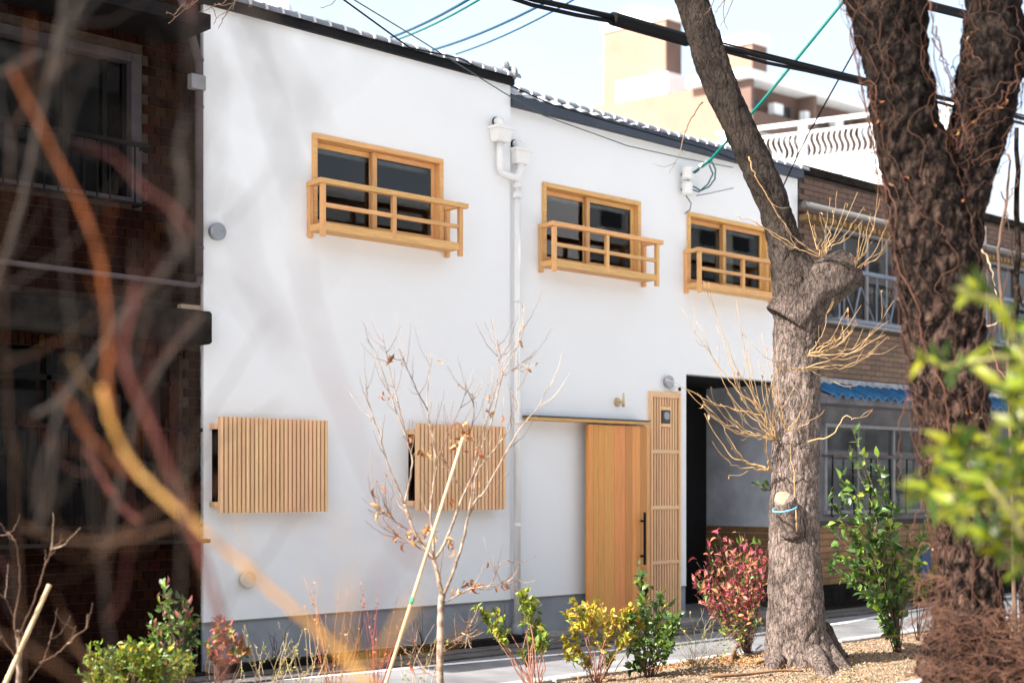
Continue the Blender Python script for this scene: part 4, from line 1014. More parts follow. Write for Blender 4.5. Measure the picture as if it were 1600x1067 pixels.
def trunk_mesh(pts, rads, n=64, rough=0.06, ridge=0.10, seed=0.0, fz_=0.55, flare=None):
    """tube with fissured bark relief; pts dense"""
    mb = MB(); pts = [Vector(p) for p in pts]; m = len(pts)
    prev = (pts[1]-pts[0]).normalized(); a = prev.cross(Vector((0.3,1,0.1))).normalized(); ln = 0
    for i in range(m):
        t = (pts[min(i+1,m-1)]-pts[max(i-1,0)]).normalized(); ax = prev.cross(t)
        if ax.length > 1e-7: a = Matrix.Rotation(prev.angle(t), 3, ax.normalized()) @ a
        a = (a - t*a.dot(t)).normalized(); b = t.cross(a); prev = t
        if i: ln += (pts[i]-pts[i-1]).length
        for j in range(n):
            g = 2*math.pi*j/n; d = a*math.cos(g)+b*math.sin(g)
            q = Vector((math.cos(g)*rads[i]*5, math.sin(g)*rads[i]*5, ln*5*fz_+seed))
            big = noise.fractal(q*0.35, 1, 2, 3)*rough*1.6
            f = noise.ridged_multi_fractal(q*1.3, 0.9, 2.1, 4, 1.0, 2.0)
            fine = -ridge*0.30*max(0, f-1.1) + noise.fractal(q*3.1, 1, 2, 3)*ridge*0.16
            r = rads[i]*(1+big) + fine*0.12*2
            if flare: r *= flare(ln, g)
            mb.v.append(tuple(pts[i]+d*r))
    for i in range(m-1):
        for j in range(n):
            mb.f.append([i*n+j, i*n+(j+1)%n, (i+1)*n+(j+1)%n, (i+1)*n+j]); mb.sm.append(True)
    mb.f.append(list(range(n))[::-1]); mb.sm.append(False); mb.f.append([(m-1)*n+j for j in range(n)]); mb.sm.append(False)
    return mb
def profile(rows, Z, zfun=None):
    """rows (py, left px, right px) -> centres and radii"""
    P, Rr = [], []
    for (py, a, b) in rows: P.append(pt((a+b)/2, py, Z)); Rr.append((b-a)/2/F*Z)
    return P, Rr
def dense(P, Rr, k=12):
    Q = smooth(P, k); RR = []
    S = smooth([Vector((r,0,0)) for r in Rr], k)
    return Q, [v.x for v in S]

# ---- the big pruned tree
ZT = 12.0
rows = [(1075,1196,1304),(1045,1197,1302),(1000,1197,1294),(950,1199,1288),(900,1200,1284),(850,1201,1281),(800,1204,1279),(700,1207,1280),(600,1209,1281),(550,1208,1281),(500,1207,1284),(450,1206,1284),
        (415,1203,1268),(380,1199,1250),(330,1187,1236),(300,1176,1226),(250,1153,1204),(200,1130,1180),(150,1106,1158),(100,1086,1139),(50,1070,1122),(0,1055,1106),(-60,1036,1088),(-140,1005,1058),(-260,960,1010)]
P, Rr = profile(rows, ZT); P, Rr = dense(P, Rr, 22)
def root_flare(ln, g):
    f = max(0, 1-ln/0.55)
    return 1 + f*f*(0.16 + 0.22*max(0, math.sin(3*g+0.6)) + 0.1*math.sin(7*g))
tree = thing('pruned_tree', (P[0].x, P[0].y, BZ), 'thick grey barked tree with a sawn off side limb and straw coloured shoots', 'tree')
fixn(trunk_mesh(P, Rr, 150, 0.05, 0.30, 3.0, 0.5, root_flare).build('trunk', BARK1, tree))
# roots running out to the right
for k, (pp, r0) in enumerate((([(1275,1000,12.0),(1300,1030,11.9),(1325,1052,11.8),(1345,1066,11.7)], 0.11), ([(1270,1020,11.8),(1288,1050,11.5),(1296,1072,11.4)], 0.09), ([(1215,1030,11.8),(1200,1060,11.6),(1190,1075,11.5)], 0.08), ([(1285,985,12.2),(1305,1015,12.4),(1330,1035,12.6)], 0.09))):
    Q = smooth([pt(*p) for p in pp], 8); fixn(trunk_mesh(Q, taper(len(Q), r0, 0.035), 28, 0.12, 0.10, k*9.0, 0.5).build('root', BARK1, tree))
# sawn limb
Q = smooth([pt(1234,505,12.0), pt(1262,465,11.98), pt(1293,440,11.98), pt(1326,420,12.03)], 10)
st = trunk_mesh(Q, taper(len(Q), 0.24, 0.19), 90, 0.05, 0.25, 17.0, 0.5)
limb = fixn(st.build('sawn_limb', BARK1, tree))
CUT = mat('sawn_wood', (0.36,0.27,0.17), 0.9, col2=(0.20,0.15,0.10), vscale=14, bump=0.3)
ax = (Q[-1]-Q[-2]).normalized(); MB().disc_stack(Q[-1]-ax*0.004, ax, [(0,0.178),(0.012,0.172)], 32).build('cut_face', CUT, limb)
# old knot hole below the limb
# low sawn knob with blue string
kn = [pt(1240,835,11.86), pt(1233,805,11.78), pt(1229,788,11.73), pt(1226,780,11.71)]
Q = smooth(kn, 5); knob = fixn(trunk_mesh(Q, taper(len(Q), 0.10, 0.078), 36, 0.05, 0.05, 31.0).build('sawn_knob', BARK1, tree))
ax = (Vector((-0.35,-0.75,0.75))).normalized(); MB().disc_stack(Q[-1]-ax*0.03, ax, [(0,0.075),(0.035,0.082),(0.045,0.076)], 26).build('cut_face', mat('pale_sawn_wood', (0.34,0.28,0.20), 0.9, col2=(0.24,0.195,0.14), vscale=18), knob)
cc = Q[-1] + Vector((0,0,-0.075)); ring = []
for i in range(25):
    g = 2*math.pi*i/24; ring.append(cc + Vector((math.cos(g)*0.098, math.sin(g)*0.098, 0.028*math.cos(g))))
bs = MB().tube(ring, 0.011, 6).tube([cc+Vector((-.07,-.07,-.01)), cc+Vector((-.10,-.085,-.07)), cc+Vector((-.095,-.09,-.14))], 0.012, 6)
tag(MB().tube(ring, 0.006, 6).build('string_loop', M['bluestring']), 'pale blue string tied round the small sawn knob on the tree trunk', 'string')
# shoots
shoot_ends = []
def shoot(parent, pix, Zs, r0=0.0058, r1=0.0016, m=TWIG, side=2, name='shoot'):
    n_ = len(pix)
    Q = smooth([pt(a, b, mix(Zs[0], Zs[1], i/(n_-1))) for i, (a, b) in enumerate(pix)], 5); Q = wiggle(Q, 0.022, rv.random()*99)
    o = MB().tube(Q, taper(len(Q), r0, r1), 6).build(name, m, parent)
    for s_ in range(side):
        i = rv.randrange(len(Q)//3, len(Q)-2); d = ((Q[i+1]-Q[i]).normalized() + rdir(0.3)*0.7).normalized(); ln = rv.uniform(0.08, 0.25)
        S = [Q[i], Q[i]+d*ln*0.5+rdir()*0.01, Q[i]+d*ln+Vector((0,0,ln*0.25))]
        MB().tube(smooth(S, 3), taper(7, r1*1.6, r1*0.7), 5).build('side_twig', m, o)
        shoot_ends.append((S[-1], d))
    shoot_ends.append((Q[-1], (Q[-1]-Q[-2]).normalized())); return Q
def fan(parent, o, ends, Z0, dz, bow=0.12, **kw):
    for (ex, ey) in ends:
        mx_, my_ = (o[0]+ex)/2, (o[1]+ey)/2
        L_ = math.hypot(ex-o[0], ey-o[1]); mx2 = mx_ + (ex-o[0])*bow; my2 = my_ + L_*bow*0.9
        shoot(parent, [o, (mix(o[0],mx2,.5), mix(o[1],my2,.5)+L_*.01), (mx2, my2), (ex, ey)], (Z0, Z0+rv.uniform(-dz, dz*0.4)), **kw)
fan(tree, (1283,402), [(1296,310),(1310,300),(1322,318),(1340,300),(1352,322),(1305,335),(1262,330),(1270,352),(1215,335),(1180,345)], 11.82, 0.35, 0.06, side=1)
fan(tree, (1331,424), [(1360,335),(1375,310),(1388,345),(1396,360),(1350,360),(1345,345)], 11.9, 0.4, 0.12, side=2, r0=0.0056)
fan(tree, (1262,556), [(1345,478),(1390,500),(1384,520),(1325,480),(1375,545),(1340,505),(1300,470),(1335,515)], 11.7, 0.4, 0.10, side=2, r0=0.0056)
fan(tree, (1258,575), [(1398,470),(1388,525),(1368,548),(1330,600),(1205,560),(1215,575)], 11.7, 0.4, 0.12, side=1)
fan(tree, (1213,688), [(1090,500),(1120,510),(1140,560),(1160,545),(1098,630),(1105,620),(1125,630),(1150,470),(1165,520),(1185,560),(1205,550),(1075,612),(1108,645),(1190,520),(1135,610)], 11.85, 0.5, 0.10, side=2, r0=0.0056)
fan(tree, (1202,735), [(1100,645),(1112,690),(1130,665),(1195,640)], 11.85, 0.4, 0.14, side=1, r0=0.011)
fan(tree, (1228,675), [(1195,545),(1210,560),(1265,620),(1290,640)], 11.7, 0.2, 0.05, side=1)
fan(tree, (1195,650), [(1040,590),(1065,480),(1100,440)], 11.9, 0.4, 0.05, side=2, r0=0.008)
shoot(tree, [(1262,690),(1300,680),(1320,650),(1335,655),(1360,640)], (11.7,11.6), 0.008, side=1)
shoot(tree, [(1245,830),(1242,750),(1235,700),(1240,640)], (11.68,11.7), 0.007, side=0)
shoot(tree, [(1250,390),(1200,360),(1150,335)], (11.85,11.6), 0.007, side=0)
shoot(tree, [(1170,245),(1178,270),(1200,310),(1225,350),(1245,390)], (11.75,11.8), 0.007, side=1)
shoot(tree, [(1098,160),(1080,185),(1068,215),(1060,245),(1045,270)], (11.9,11.7), 0.008, side=3, m=mat('brown_twig', (0.16,0.10,0.06), 0.8))
dl = leaf_mesh('dead_leaf', DEAD, 0.17, 0.22, 0.35); dlp = leaf_mesh('dead_leaf', DEADP, 0.17, 0.22, 0.35)
rv.shuffle(shoot_ends)
for (p, d) in shoot_ends[:46]:
    inst('dead_leaf', rv.choice((dl, dl, dlp)), p, tree, leaf_rot(Vector((rv.gauss(0,.4), rv.gauss(0,.4), -1)), rv.uniform(0,6)), (rv.uniform(.03,.055),)*3)
# far crown branches above the frame
for k in range(7):
    s0 = pt(985+rv.uniform(-20,30), -200-20*k, 12); d = Vector((rv.uniform(-1,1), rv.uniform(-1,1), rv.uniform(.4,1))).normalized()
    Q = wiggle(smooth([s0, s0+d*0.8, s0+d*1.5+Vector((0,0,.4)), s0+d*2.2+Vector((0,0,1.1))], 5), 0.08, k*3.3)
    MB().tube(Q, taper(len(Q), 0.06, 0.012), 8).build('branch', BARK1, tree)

# ---- the vine covered forked tree
ZV = 7.9
rows = [(1240,1428,1640),(1130,1440,1612),(1060,1446,1592),(1000,1452,1578),(950,1460,1566),(900,1467,1556),(850,1466,1553),(800,1456,1550),(750,1446,1548),(700,1438,1547),(650,1431,1545),(600,1426,1544),(550,1421,1542),(500,1415,1539),(450,1408,1533),(400,1400,1527),(350,1392,1518),(300,1384,1500),(250,1374,1484),(200,1366,1472),(150,1357,1464),(100,1347,1452),(50,1337,1450),(0,1325,1446),(-70,1305,1420),(-180,1270,1370)]
P, Rr = profile(rows, ZV); P, Rr = dense(P, Rr, 16)
vt = thing('vine_covered_tree', (P[0].x, P[0].y, 0), 'dark forked tree trunk wrapped in dry reddish vines', 'tree')
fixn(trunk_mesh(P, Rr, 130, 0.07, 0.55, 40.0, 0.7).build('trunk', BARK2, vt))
P2, R2 = profile([(400,1432,1526),(330,1450,1540),(280,1462,1552),(230,1474,1568),(180,1484,1582),(130,1497,1592),(80,1506,1598),(30,1509,1592),(-30,1510,1584),(-150,1512,1580)], ZV+0.05); P2, R2 = dense(P2, R2, 10)
fixn(trunk_mesh(P2, R2, 110, 0.08, 0.5, 60.0, 0.7).build('limb', BARK2, vt))
def vine(parent, path, rads, t0, t1, g0, turns, r, seed, lift=0.015):
    n_ = 46; Q = []
    for i in range(n_):
        t = mix(t0, t1, i/(n_-1)); k = t*(len(path)-1); i0 = min(int(k), len(path)-2); f_ = k-i0
        c = path[i0].lerp(path[i0+1], f_); rr = mix(rads[i0], rads[i0+1], f_)
        g = g0 + turns*2*math.pi*i/(n_-1) + 0.6*noise.noise(Vector((i*0.16, seed, 0))) + 0.10*noise.noise(Vector((i*0.9, seed, 3)))
        lf = rr*1.03 + lift + max(0, 0.05*noise.noise(Vector((i*0.22, seed, 5))))
        Q.append(c + Vector((math.cos(g)*lf, math.sin(g)*lf, 0.05*noise.noise(Vector((i*0.3, seed, 9))))))
    MB().tube(Q, taper(n_, r, r*0.5), 5).build('vine', VINE, parent); return Q
vq = []
for k in range(100):
    t0 = rv.uniform(0.0, 0.8); vq.append(vine(vt, P, Rr, t0, min(1, t0+rv.uniform(0.12,0.5)), rv.uniform(0,6.3), rv.uniform(-0.28,0.28), rv.uniform(0.0009,0.0023)*(2.4 if k%11==0 else 1), k*1.7))
for k in range(36):
    t0 = rv.uniform(0.1, 0.6); vq.append(vine(vt, P2, R2, t0, min(1, t0+rv.uniform(0.2,0.5)), rv.uniform(0,6.3), rv.uniform(-0.5,0.5), rv.uniform(0.0011,0.003), 100+k*1.7))
# loose hanging vines
for k, pix in enumerate(([(1462,40),(1470,80),(1490,130),(1500,175),(1515,230)], [(1455,60),(1480,110),(1488,150),(1505,190),(1500,240)], [(1452,0),(1462,50),(1484,120),(1492,160)], [(1445,640),(1420,620),(1405,660),(1408,720),(1400,760)], [(1440,780),(1425,830),(1440,860),(1462,850)],
                         [(1560,390),(1575,330),(1590,280),(1600,240)], [(1545,560),(1560,500),(1575,430),(1570,380)], [(1465,860),(1440,850),(1428,890),(1433,940)])):
    Q = wiggle(smooth([pt(a,b,7.7) for a,b in pix], 6), 0.03, k*5.1); MB().tube(Q, taper(len(Q), 0.004, 0.002), 5).build('vine', VINE, vt)
for k in range(90):
    q = rv.choice(vq); p = rv.choice(q); inst('dead_leaf', rv.choice((dl,dlp,dl)), p, vt, leaf_rot(rdir(-0.6), rv.uniform(0,6)), (rv.uniform(.02,.045),)*3)
# tangle of dry roots and vines round its foot
tg = MB()
for k in range(1300):
    px = rv.uniform(1440, 1660); py = rv.uniform(955, 1150) if px > 1475 else rv.uniform(900,1150); c = pt(px, py, 7.55+rv.uniform(-.35,.35))
    d = rdir(); d.z *= 0.5; ln = rv.uniform(0.08, 0.35); Q = [c + d*ln*(i/6-0.5) + Vector((noise.noise(c*9+Vector((i*.5,k,0))), noise.noise(c*7+Vector((k,i*.5,0))), noise.noise(c*8+Vector((k,3,i*.5)))))*0.07 for i in range(7)]
    tg.tube(Q, rv.uniform(0.0009,0.0026), 4, False)
o = tg.build('dry_tangle', mat('dry_brown_tangle', (0.035,0.017,0.011), 0.9, col2=(0.13,0.058,0.034), vscale=7), vt); o['kind'] = 'stuff'
for k, (a, b, r) in enumerate(((1478,1010,0.12),(1462,1040,0.11),(1500,980,0.12),(1535,1040,0.2),(1590,1075,0.3),(1480,1090,0.16),(1640,1110,0.4))):
    c = pt(a, b, 7.75); nb_ = MB(); vs = []; fs = []; n1, n2 = 20, 12
    for i in range(n2+1):
        for j in range(n1):
            u_, v_ = math.pi*i/n2, 2*math.pi*j/n1; d = Vector((math.sin(u_)*math.cos(v_), math.sin(u_)*math.sin(v_), math.cos(u_)*0.8))
            vs.append(c + d*r*(1+0.35*noise.fractal(d*2.5+Vector((k*7,0,0)), 1, 2, 4)))
    for i in range(n2):
        for j in range(n1): fs.append((i*n1+j, i*n1+(j+1)%n1, (i+1)*n1+(j+1)%n1, (i+1)*n1+j))
    nb_.add(vs, fs, True).build('burl', BARK2, vt)

# ---- bare saplings
SAPB = mat('sapling_bark', (0.13,0.09,0.065), 0.85, col2=(0.34,0.26,0.20), vscale=18, lo=0.4, hi=0.6)
SAPT = mat('sapling_twig', (0.13,0.075,0.05), 0.8, var=0.5, vscale=6)
ZS = 9.35
STEMP0 = mat('pale_twig', (0.36,0.27,0.19), 0.8, var=0.3)
sap = thing('bare_sapling', tuple(pt(688, 1130, ZS)), 'slender bare sapling with curled brown leaves before the white wall', 'sapling')
sap_nodes = []
def sbranch(parent, pix, r0, r1, m=SAPB, dz=None, tw=9, name='branch', Z=None):
    Z = Z or ZS; dz = rv.uniform(-0.35, 0.35) if dz is None else dz; n_ = len(pix)
    Q = smooth([pt(a, b, Z + dz*(i/(n_-1))) for i, (a, b) in enumerate(pix)], 6); Q = wiggle(Q, 0.006, rv.random()*80)
    if name == 'branch': r0 *= 0.8; r1 *= 0.8
    o = MB().tube(Q, taper(len(Q), r0, r1), 7).build(name, m, parent)
    for k in range(tw):
        i = rv.randrange(max(1, len(Q)//4), len(Q)-1); d = ((Q[i]-Q[i-1]).normalized() + rdir(0.2)*0.75).normalized(); ln = rv.uniform(0.06, 0.26)
        S = wiggle(smooth([Q[i], Q[i]+d*ln*0.5, Q[i]+d*ln+Vector((0,0,ln*0.3))], 4), 0.008, rv.random()*80)
        MB().tube(S, taper(len(S), 0.0026, 0.001), 4).build('twig', rv.choice((SAPT, SAPT, STEMP0)), o); sap_nodes.append((S[-1], d)); sap_nodes.append((S[len(S)//2], d))
    return Q
sbranch(sap, [(688,1135),(688,1067),(688,1000),(689.5,941),(692,928)], 0.026, 0.022, dz=0.0, tw=4, name='trunk')
sbranch(sap, [(692,930),(684,898),(678,874)], 0.020, 0.018, dz=0.0, tw=1)
S_ = [([(692,930),(708,893),(724,842),(732,807),(745,780),(757,767),(790,708),(813,669),(841,635),(858,598)], 0.015, 0.0025),
      ([(678,874),(649,834),(636,800),(632,787)], 0.016, 0.010), ([(632,787),(605,722),(591,674),(574,618),(576,600)], 0.009, 0.002),
      ([(632,787),(644,725),(637,691),(613,624),(602,593),(585,548),(571,528)], 0.009, 0.002), ([(637,691),(625,640),(612,590),(602,545),(598,520)], 0.005, 0.0015),
      ([(678,874),(676,828),(672,800),(678,753),(682,722),(668,640),(671,584),(674,550)], 0.013, 0.002), ([(668,640),(644,593),(625,548)], 0.005, 0.002),
      ([(678,874),(694,850),(711,807),(721,780),(740,739),(754,697),(768,657),(785,587),(799,560),(810,531),(818,505)], 0.014, 0.002),
      ([(723,770),(686,702),(670,663)], 0.006, 0.004), ([(740,781),(745,739),(779,694),(799,666),(807,635),(810,581)], 0.007, 0.002), ([(732,807),(738,760),(745,700),(765,640),(778,590),(776,540)], 0.007, 0.002),
      ([(785,587),(783,560),(776,530)], 0.003, 0.0015), ([(785,587),(810,572),(836,547)], 0.003, 0.0015), ([(682,722),(700,680),(722,630),(730,600)], 0.005, 0.0015), ([(730,690),(740,650),(738,612)], 0.004, 0.0015),
      ([(694,941),(727,923),(748,917),(767,913),(783,879),(802,874)], 0.008, 0.002), ([(767,913),(790,910),(815,905)], 0.003, 0.0015),
      ([(643,831),(616,812),(600,783)], 0.006, 0.002), ([(673,871),(649,851),(627,839),(606,820),(585,790)], 0.008, 0.002), ([(616,812),(598,800),(578,770)], 0.003, 0.0015),
      ([(692,1000),(715,990),(732,979),(736,968)], 0.006, 0.002), ([(688,1020),(715,1005),(730,985),(728,1000)], 0.004, 0.0015), ([(684,1035),(660,1020),(640,1000),(625,985)], 0.004, 0.0015), ([(684,1060),(660,1045),(640,1015)], 0.004, 0.0015), ([(690,1010),(708,1000),(722,985)], 0.003, 0.0015)]
for (pix, r0, r1) in S_: sbranch(sap, pix, r0, r1, SAPB if r0 > 0.006 else SAPT)
rv.shuffle(sap_nodes)
def dead_at(px, py, n_, parent, Z, sp=8, sz=(.045,.085)):
    for k in range(n_):
        p = pt(px+rv.gauss(0,sp), py+rv.gauss(0,sp*.7), Z+rv.uniform(-.06,.06)); inst('dead_leaf', rv.choice((dl,dl,dlp)), p, parent, leaf_rot(Vector((rv.gauss(0,.8), rv.gauss(0,.8), -0.8)), rv.uniform(0,6)), (rv.uniform(*sz),)*3)
for (a, b, n_) in ((614,557,4),(598,620,4),(646,680,3),(655,708,5),(722,663,8),(730,680,9),(716,690,6),(757,624,2),(763,640,2),(775,642,2),(705,850,3),(640,835,5),(655,828,6),(672,828,7),(627,842,5),(592,762,3),(597,795,3),(573,793,1),(716,917,3),(730,914,3),(738,912,4),(745,909,4),(778,915,5),(768,880,1),(814,580,1),(810,528,2),(705,845,3),(676,560,1),(668,705,3),(704,775,3),(735,755,3),(675,1030,2),(640,1035,2),(740,700,3)):
    dead_at(a, b, n_, sap, ZS+rv.uniform(-.1,.1), 6)
for (p, d) in sap_nodes[:26]: inst('dead_leaf', dl, p, sap, leaf_rot(Vector((rv.gauss(0,.5), rv.gauss(0,.5), -1)), rv.uniform(0,6)), (rv.uniform(.02,.04),)*3)
BAM = mat('bamboo', (0.46,0.34,0.20), 0.45, var=0.18, vscale=9, spec=0.4)
def stake(a, b, Z, r, label, band=None):
    t = thing('bamboo_stake', tuple(pt(*a, Z)), label, 'stake')
    p0, p1 = pt(*a, Z), pt(*b, Z+0.1); Q = []; rr = []
    n_ = int((p1-p0).length/0.22)
    for i in range(n_+1):
        for (o_, k_) in ((-0.012, 1.0), (0, 1.13), (0.012, 1.0)):
            tt = i/n_ + o_/(p1-p0).length; Q.append(p0.lerp(p1, tt)); rr.append(r*k_*mix(1, .85, tt))
    MB().tube(Q, rr, 12).build('cane', BAM, t)
    if band: tb_ = (a[1]-band[1])/(a[1]-b[1]); c = p0.lerp(p1, tb_); d = (p1-p0).normalized(); MB().tube([c-d*0.022, c+d*0.022], r*1.12, 12).build('green_band', mat('green_tape', (0.02,0.30,0.16), 0.5), t)
stake((586,1120), (723,686), 9.1, 0.0125, 'leaning bamboo stake with a green band beside the sapling', (641,939))
# left sapling with stake
ZL = 7.6
sap2 = thing('young_bare_tree', tuple(pt(29, 1220, ZL)), 'thin bare young tree at the bottom left corner', 'sapling')
sbranch(sap2, [(29,1230),(29,1065),(30,1012),(26,985)], 0.016, 0.012, Z=ZL, dz=0, tw=1, name='trunk')
for pix, r0 in (([(28,1000),(22,970),(31,915),(28,865),(24,845)], 0.007), ([(24,845),(16,835),(11,830)], 0.003), ([(30,990),(48,950),(62,910),(72,880),(85,855),(100,842)], 0.006), ([(72,880),(80,860),(82,845)], 0.003), ([(26,1027),(10,1005),(-4,980)], 0.005), ([(22,965),(8,935),(-5,925)], 0.004), ([(45,1062),(65,1035),(75,1010),(81,985)], 0.004), ([(62,1035),(90,1020),(110,998),(119,978)], 0.004), ([(110,998),(130,985),(138,978)], 0.003)):
    sbranch(sap2, pix, r0, 0.0015, SAPT, Z=ZL, tw=2)
stake((-20,1130), (76,916), 7.5, 0.0135, 'bamboo stake leaning beside the young tree at bottom left')

# ---- leafy shrubs
def leafy(m_list, wd=0.24, fold=0.1, curl=0.1): return [leaf_mesh('leaf', m, wd, fold, curl) for m in m_list]
def shrub(name, label, base, tips, Z, meshes, lsize, per, stem_m, spread=0.3, stem_r=0.006, run=0.35, outl=0.8, jit=1.0, budget=300, weights=None, via=None, cat='shrub'):
    b = pt(*base, Z); sh = thing(name, tuple(b), label, cat); cnt = 0; extra = {}
    for k, (tx, ty) in enumerate(tips):
        e = pt(tx, ty, Z + rv.uniform(-spread, spread)); mid = b.lerp(e, 0.45) + Vector((rv.gauss(0,.04), rv.gauss(0,.04), 0.03)); 
        if via: mid = pt(*via(tx, ty), Z + rv.uniform(-spread, spread)*0.4)
        Q = wiggle(smooth([b + Vector((rv.gauss(0,.02), rv.gauss(0,.02), 0)), mid, e], 7), 0.012, rv.random()*50)
        MB().tube(Q, taper(len(Q), stem_r, stem_r*0.3), 5).build('stem', stem_m, sh)
        n_ = int(per*rv.uniform(0.7, 1.3)); i0 = int((1-run)*(len(Q)-1))
        for q in range(n_):
            f = rv.random()**0.8; kk = mix(i0, len(Q)-1, f); i = min(int(kk), len(Q)-2); p = Q[i].lerp(Q[i+1], kk-i)
            ax_ = (Q[i+1]-Q[i]).normalized(); d = (ax_*rv.uniform(0.1, 1.0) + rdir(0.15)*outl).normalized()
            p = p + rdir()*0.008*jit; s_ = lsize*rv.uniform(0.6, 1.2); me = rv.choices(meshes, weights)[0]; rot = leaf_rot(d, rv.uniform(-0.9, 0.9) if d.z < .8 else rv.uniform(0,6))
            sx_ = s_*rv.uniform(.65,1.25); sz_ = s_*rv.uniform(.4,2.2)
            if cnt < budget: inst('leaf', me, p, sh, rot, (sx_, s_, sz_)); cnt += 1
            else:
                mt = Matrix.LocRotScale(p, rot, Vector((sx_, s_, sz_))); extra.setdefault(me.materials[0].name, MB()).add([mt @ v.co for v in me.vertices], [list(pl.vertices) for pl in me.polygons], True)
    for mn, ex in extra.items(): o = ex.build('foliage', bpy.data.materials[mn], sh); o['kind'] = 'stuff'
    return sh
def ell(cx_, cy2, rx, ry, n_, seed, lo=0.2):
    r_ = random.Random(seed); out_ = []
    for i in range(n_):
        a = r_.uniform(0, 6.283); q = math.sqrt(r_.uniform(lo, 1)); out_.append((cx_+rx*q*math.cos(a), cy2+ry*q*math.sin(a)))
    return out_
G_dark = mat('dark_green_leaf', (0.045,0.085,0.022), 0.4, rand=0.35, hue=0.02, spec=0.5, trans=0.2)
G_mid = mat('green_leaf', (0.085,0.15,0.025), 0.42, rand=0.3, hue=0.025, spec=0.5, trans=0.25)
G_yel = mat('yellow_green_leaf', (0.27,0.27,0.03), 0.45, rand=0.3, hue=0.03, spec=0.4, trans=0.3)
G_gold = mat('golden_leaf', (0.42,0.29,0.03), 0.5, rand=0.25, hue=0.02, spec=0.4, trans=0.3)
G_red = mat('crimson_leaf', (0.24,0.032,0.036), 0.5, rand=0.35, hue=0.02, spec=0.4, trans=0.25)
G_pink = mat('coppery_pink_leaf', (0.30,0.105,0.08), 0.5, rand=0.35, hue=0.025, spec=0.4, trans=0.25)
G_cop = mat('copper_leaf', (0.33,0.15,0.06), 0.5, rand=0.35, hue=0.025, spec=0.4, trans=0.25)
G_lime = mat('lime_leaf', (0.20,0.27,0.03), 0.4, rand=0.3, hue=0.025, spec=0.5, trans=0.35)
STEM = mat('brown_stem', (0.10,0.06,0.04), 0.8, var=0.3); STEMR = mat('reddish_stem', (0.26,0.12,0.085), 0.7, var=0.3); STEMP = mat('pale_stem', (0.42,0.31,0.20), 0.8, var=0.3)
L1 = leafy([G_dark, G_mid, G_lime], 0.26, 0.12, 0.12)
# 1 sparse bush with three long bare stems
tips = [(742,945),(755,960),(765,975),(775,955),(780,985),(820,925),(828,935),(838,950),(845,965),(832,975),(850,985),(838,1000),(826,1000),(815,930),(818,1020)]
shrub('sparse_shrub', 'sparse light green shrub on long bare reddish stems before the drainpipe', (834,1085), tips, 10.7, leafy([G_lime, G_yel, G_mid], 0.26), 0.066, 26, STEMR, 0.15, 0.007, 0.24, 0.9, 1.6, 230)
# 2 golden bush
tips = [(893,935),(898,950),(885,955),(905,960),(930,935),(925,950),(940,945),(915,945),(960,955),(975,950),(985,945),(950,965),(970,965),(990,960),(880,1000),(900,1015),(920,985),(945,1000),(970,985),(985,990),(895,975),(915,1030),(1000,975),(880,1020),(955,1025)]
shrub('golden_shrub', 'golden yellow leaved shrub below the sliding door', (932,1090), tips, 11.0, leafy([G_gold, G_yel, G_lime], 0.25), 0.066, 26, STEMR, 0.25, 0.005, 0.27, 0.9, 1.6, 300, (5,4,1))
# 3 dark upright bush
tips = [(998,885),(1002,900),(1005,920),(1012,915),(1030,920),(1025,940),(1045,935),(1060,955),(1050,960),(985,960),(990,985),(1010,960),(1030,970),(1045,980),(1000,1000),(1025,1000),(985,1010),(1035,1020),(1005,1030),(985,1040),(1050,1005),(1060,970),(1015,945),(1000,935)]
shrub('upright_shrub', 'dark green upright shrub with broad leaves below the lattice panel', (1012,1075), tips, 11.3, leafy([G_dark, G_mid, G_lime], 0.30), 0.072, 24, STEM, 0.25, 0.005, 0.36, 0.95, 1.5, 300, (4,4,1))
# 4 fine twiggy grey bush
shrub('twiggy_shrub', 'fine grey twiggy shrub between the dark shrub and the red bush', (1085,1058), ell(1100,1000,62,50,46,5,0.3), 11.7, leafy([G_yel, G_mid], 0.22), 0.030, 4, mat('grey_twig', (0.30,0.25,0.19), 0.9, var=0.3), 0.3, 0.003, 0.5, 0.9, 1.0, 200)
# 5 crimson bush by the trunk
tips = ell(1135,900,62,55,44,8,0.05) + ell(1170,860,38,38,30,9,0.1) + ell(1110,905,35,30,16,12,0.1) + [(1105,840),(1125,835),(1095,920),(1085,915),(1120,830)]
shrub('crimson_shrub', 'crimson and copper leaved bush left of the thick trunk', (1168,1020), tips, 12.9, leafy([G_red, G_pink, G_cop, G_mid], 0.17, 0.08, 0.2), 0.078, 10, STEM, 0.45, 0.0035, 0.5, 1.0, 4.0, 300, (6,3,3,2.0))
shrub('ground_seedling', 'low green and orange seedlings at the foot of the crimson bush', (1160,1012), ell(1150,975,45,22,18,4), 12.6, leafy([G_mid, G_cop, G_lime], 0.24), 0.05, 9, STEM, 0.3, 0.004, 0.5, 1.0, 2.0, 160, (3,2,2))
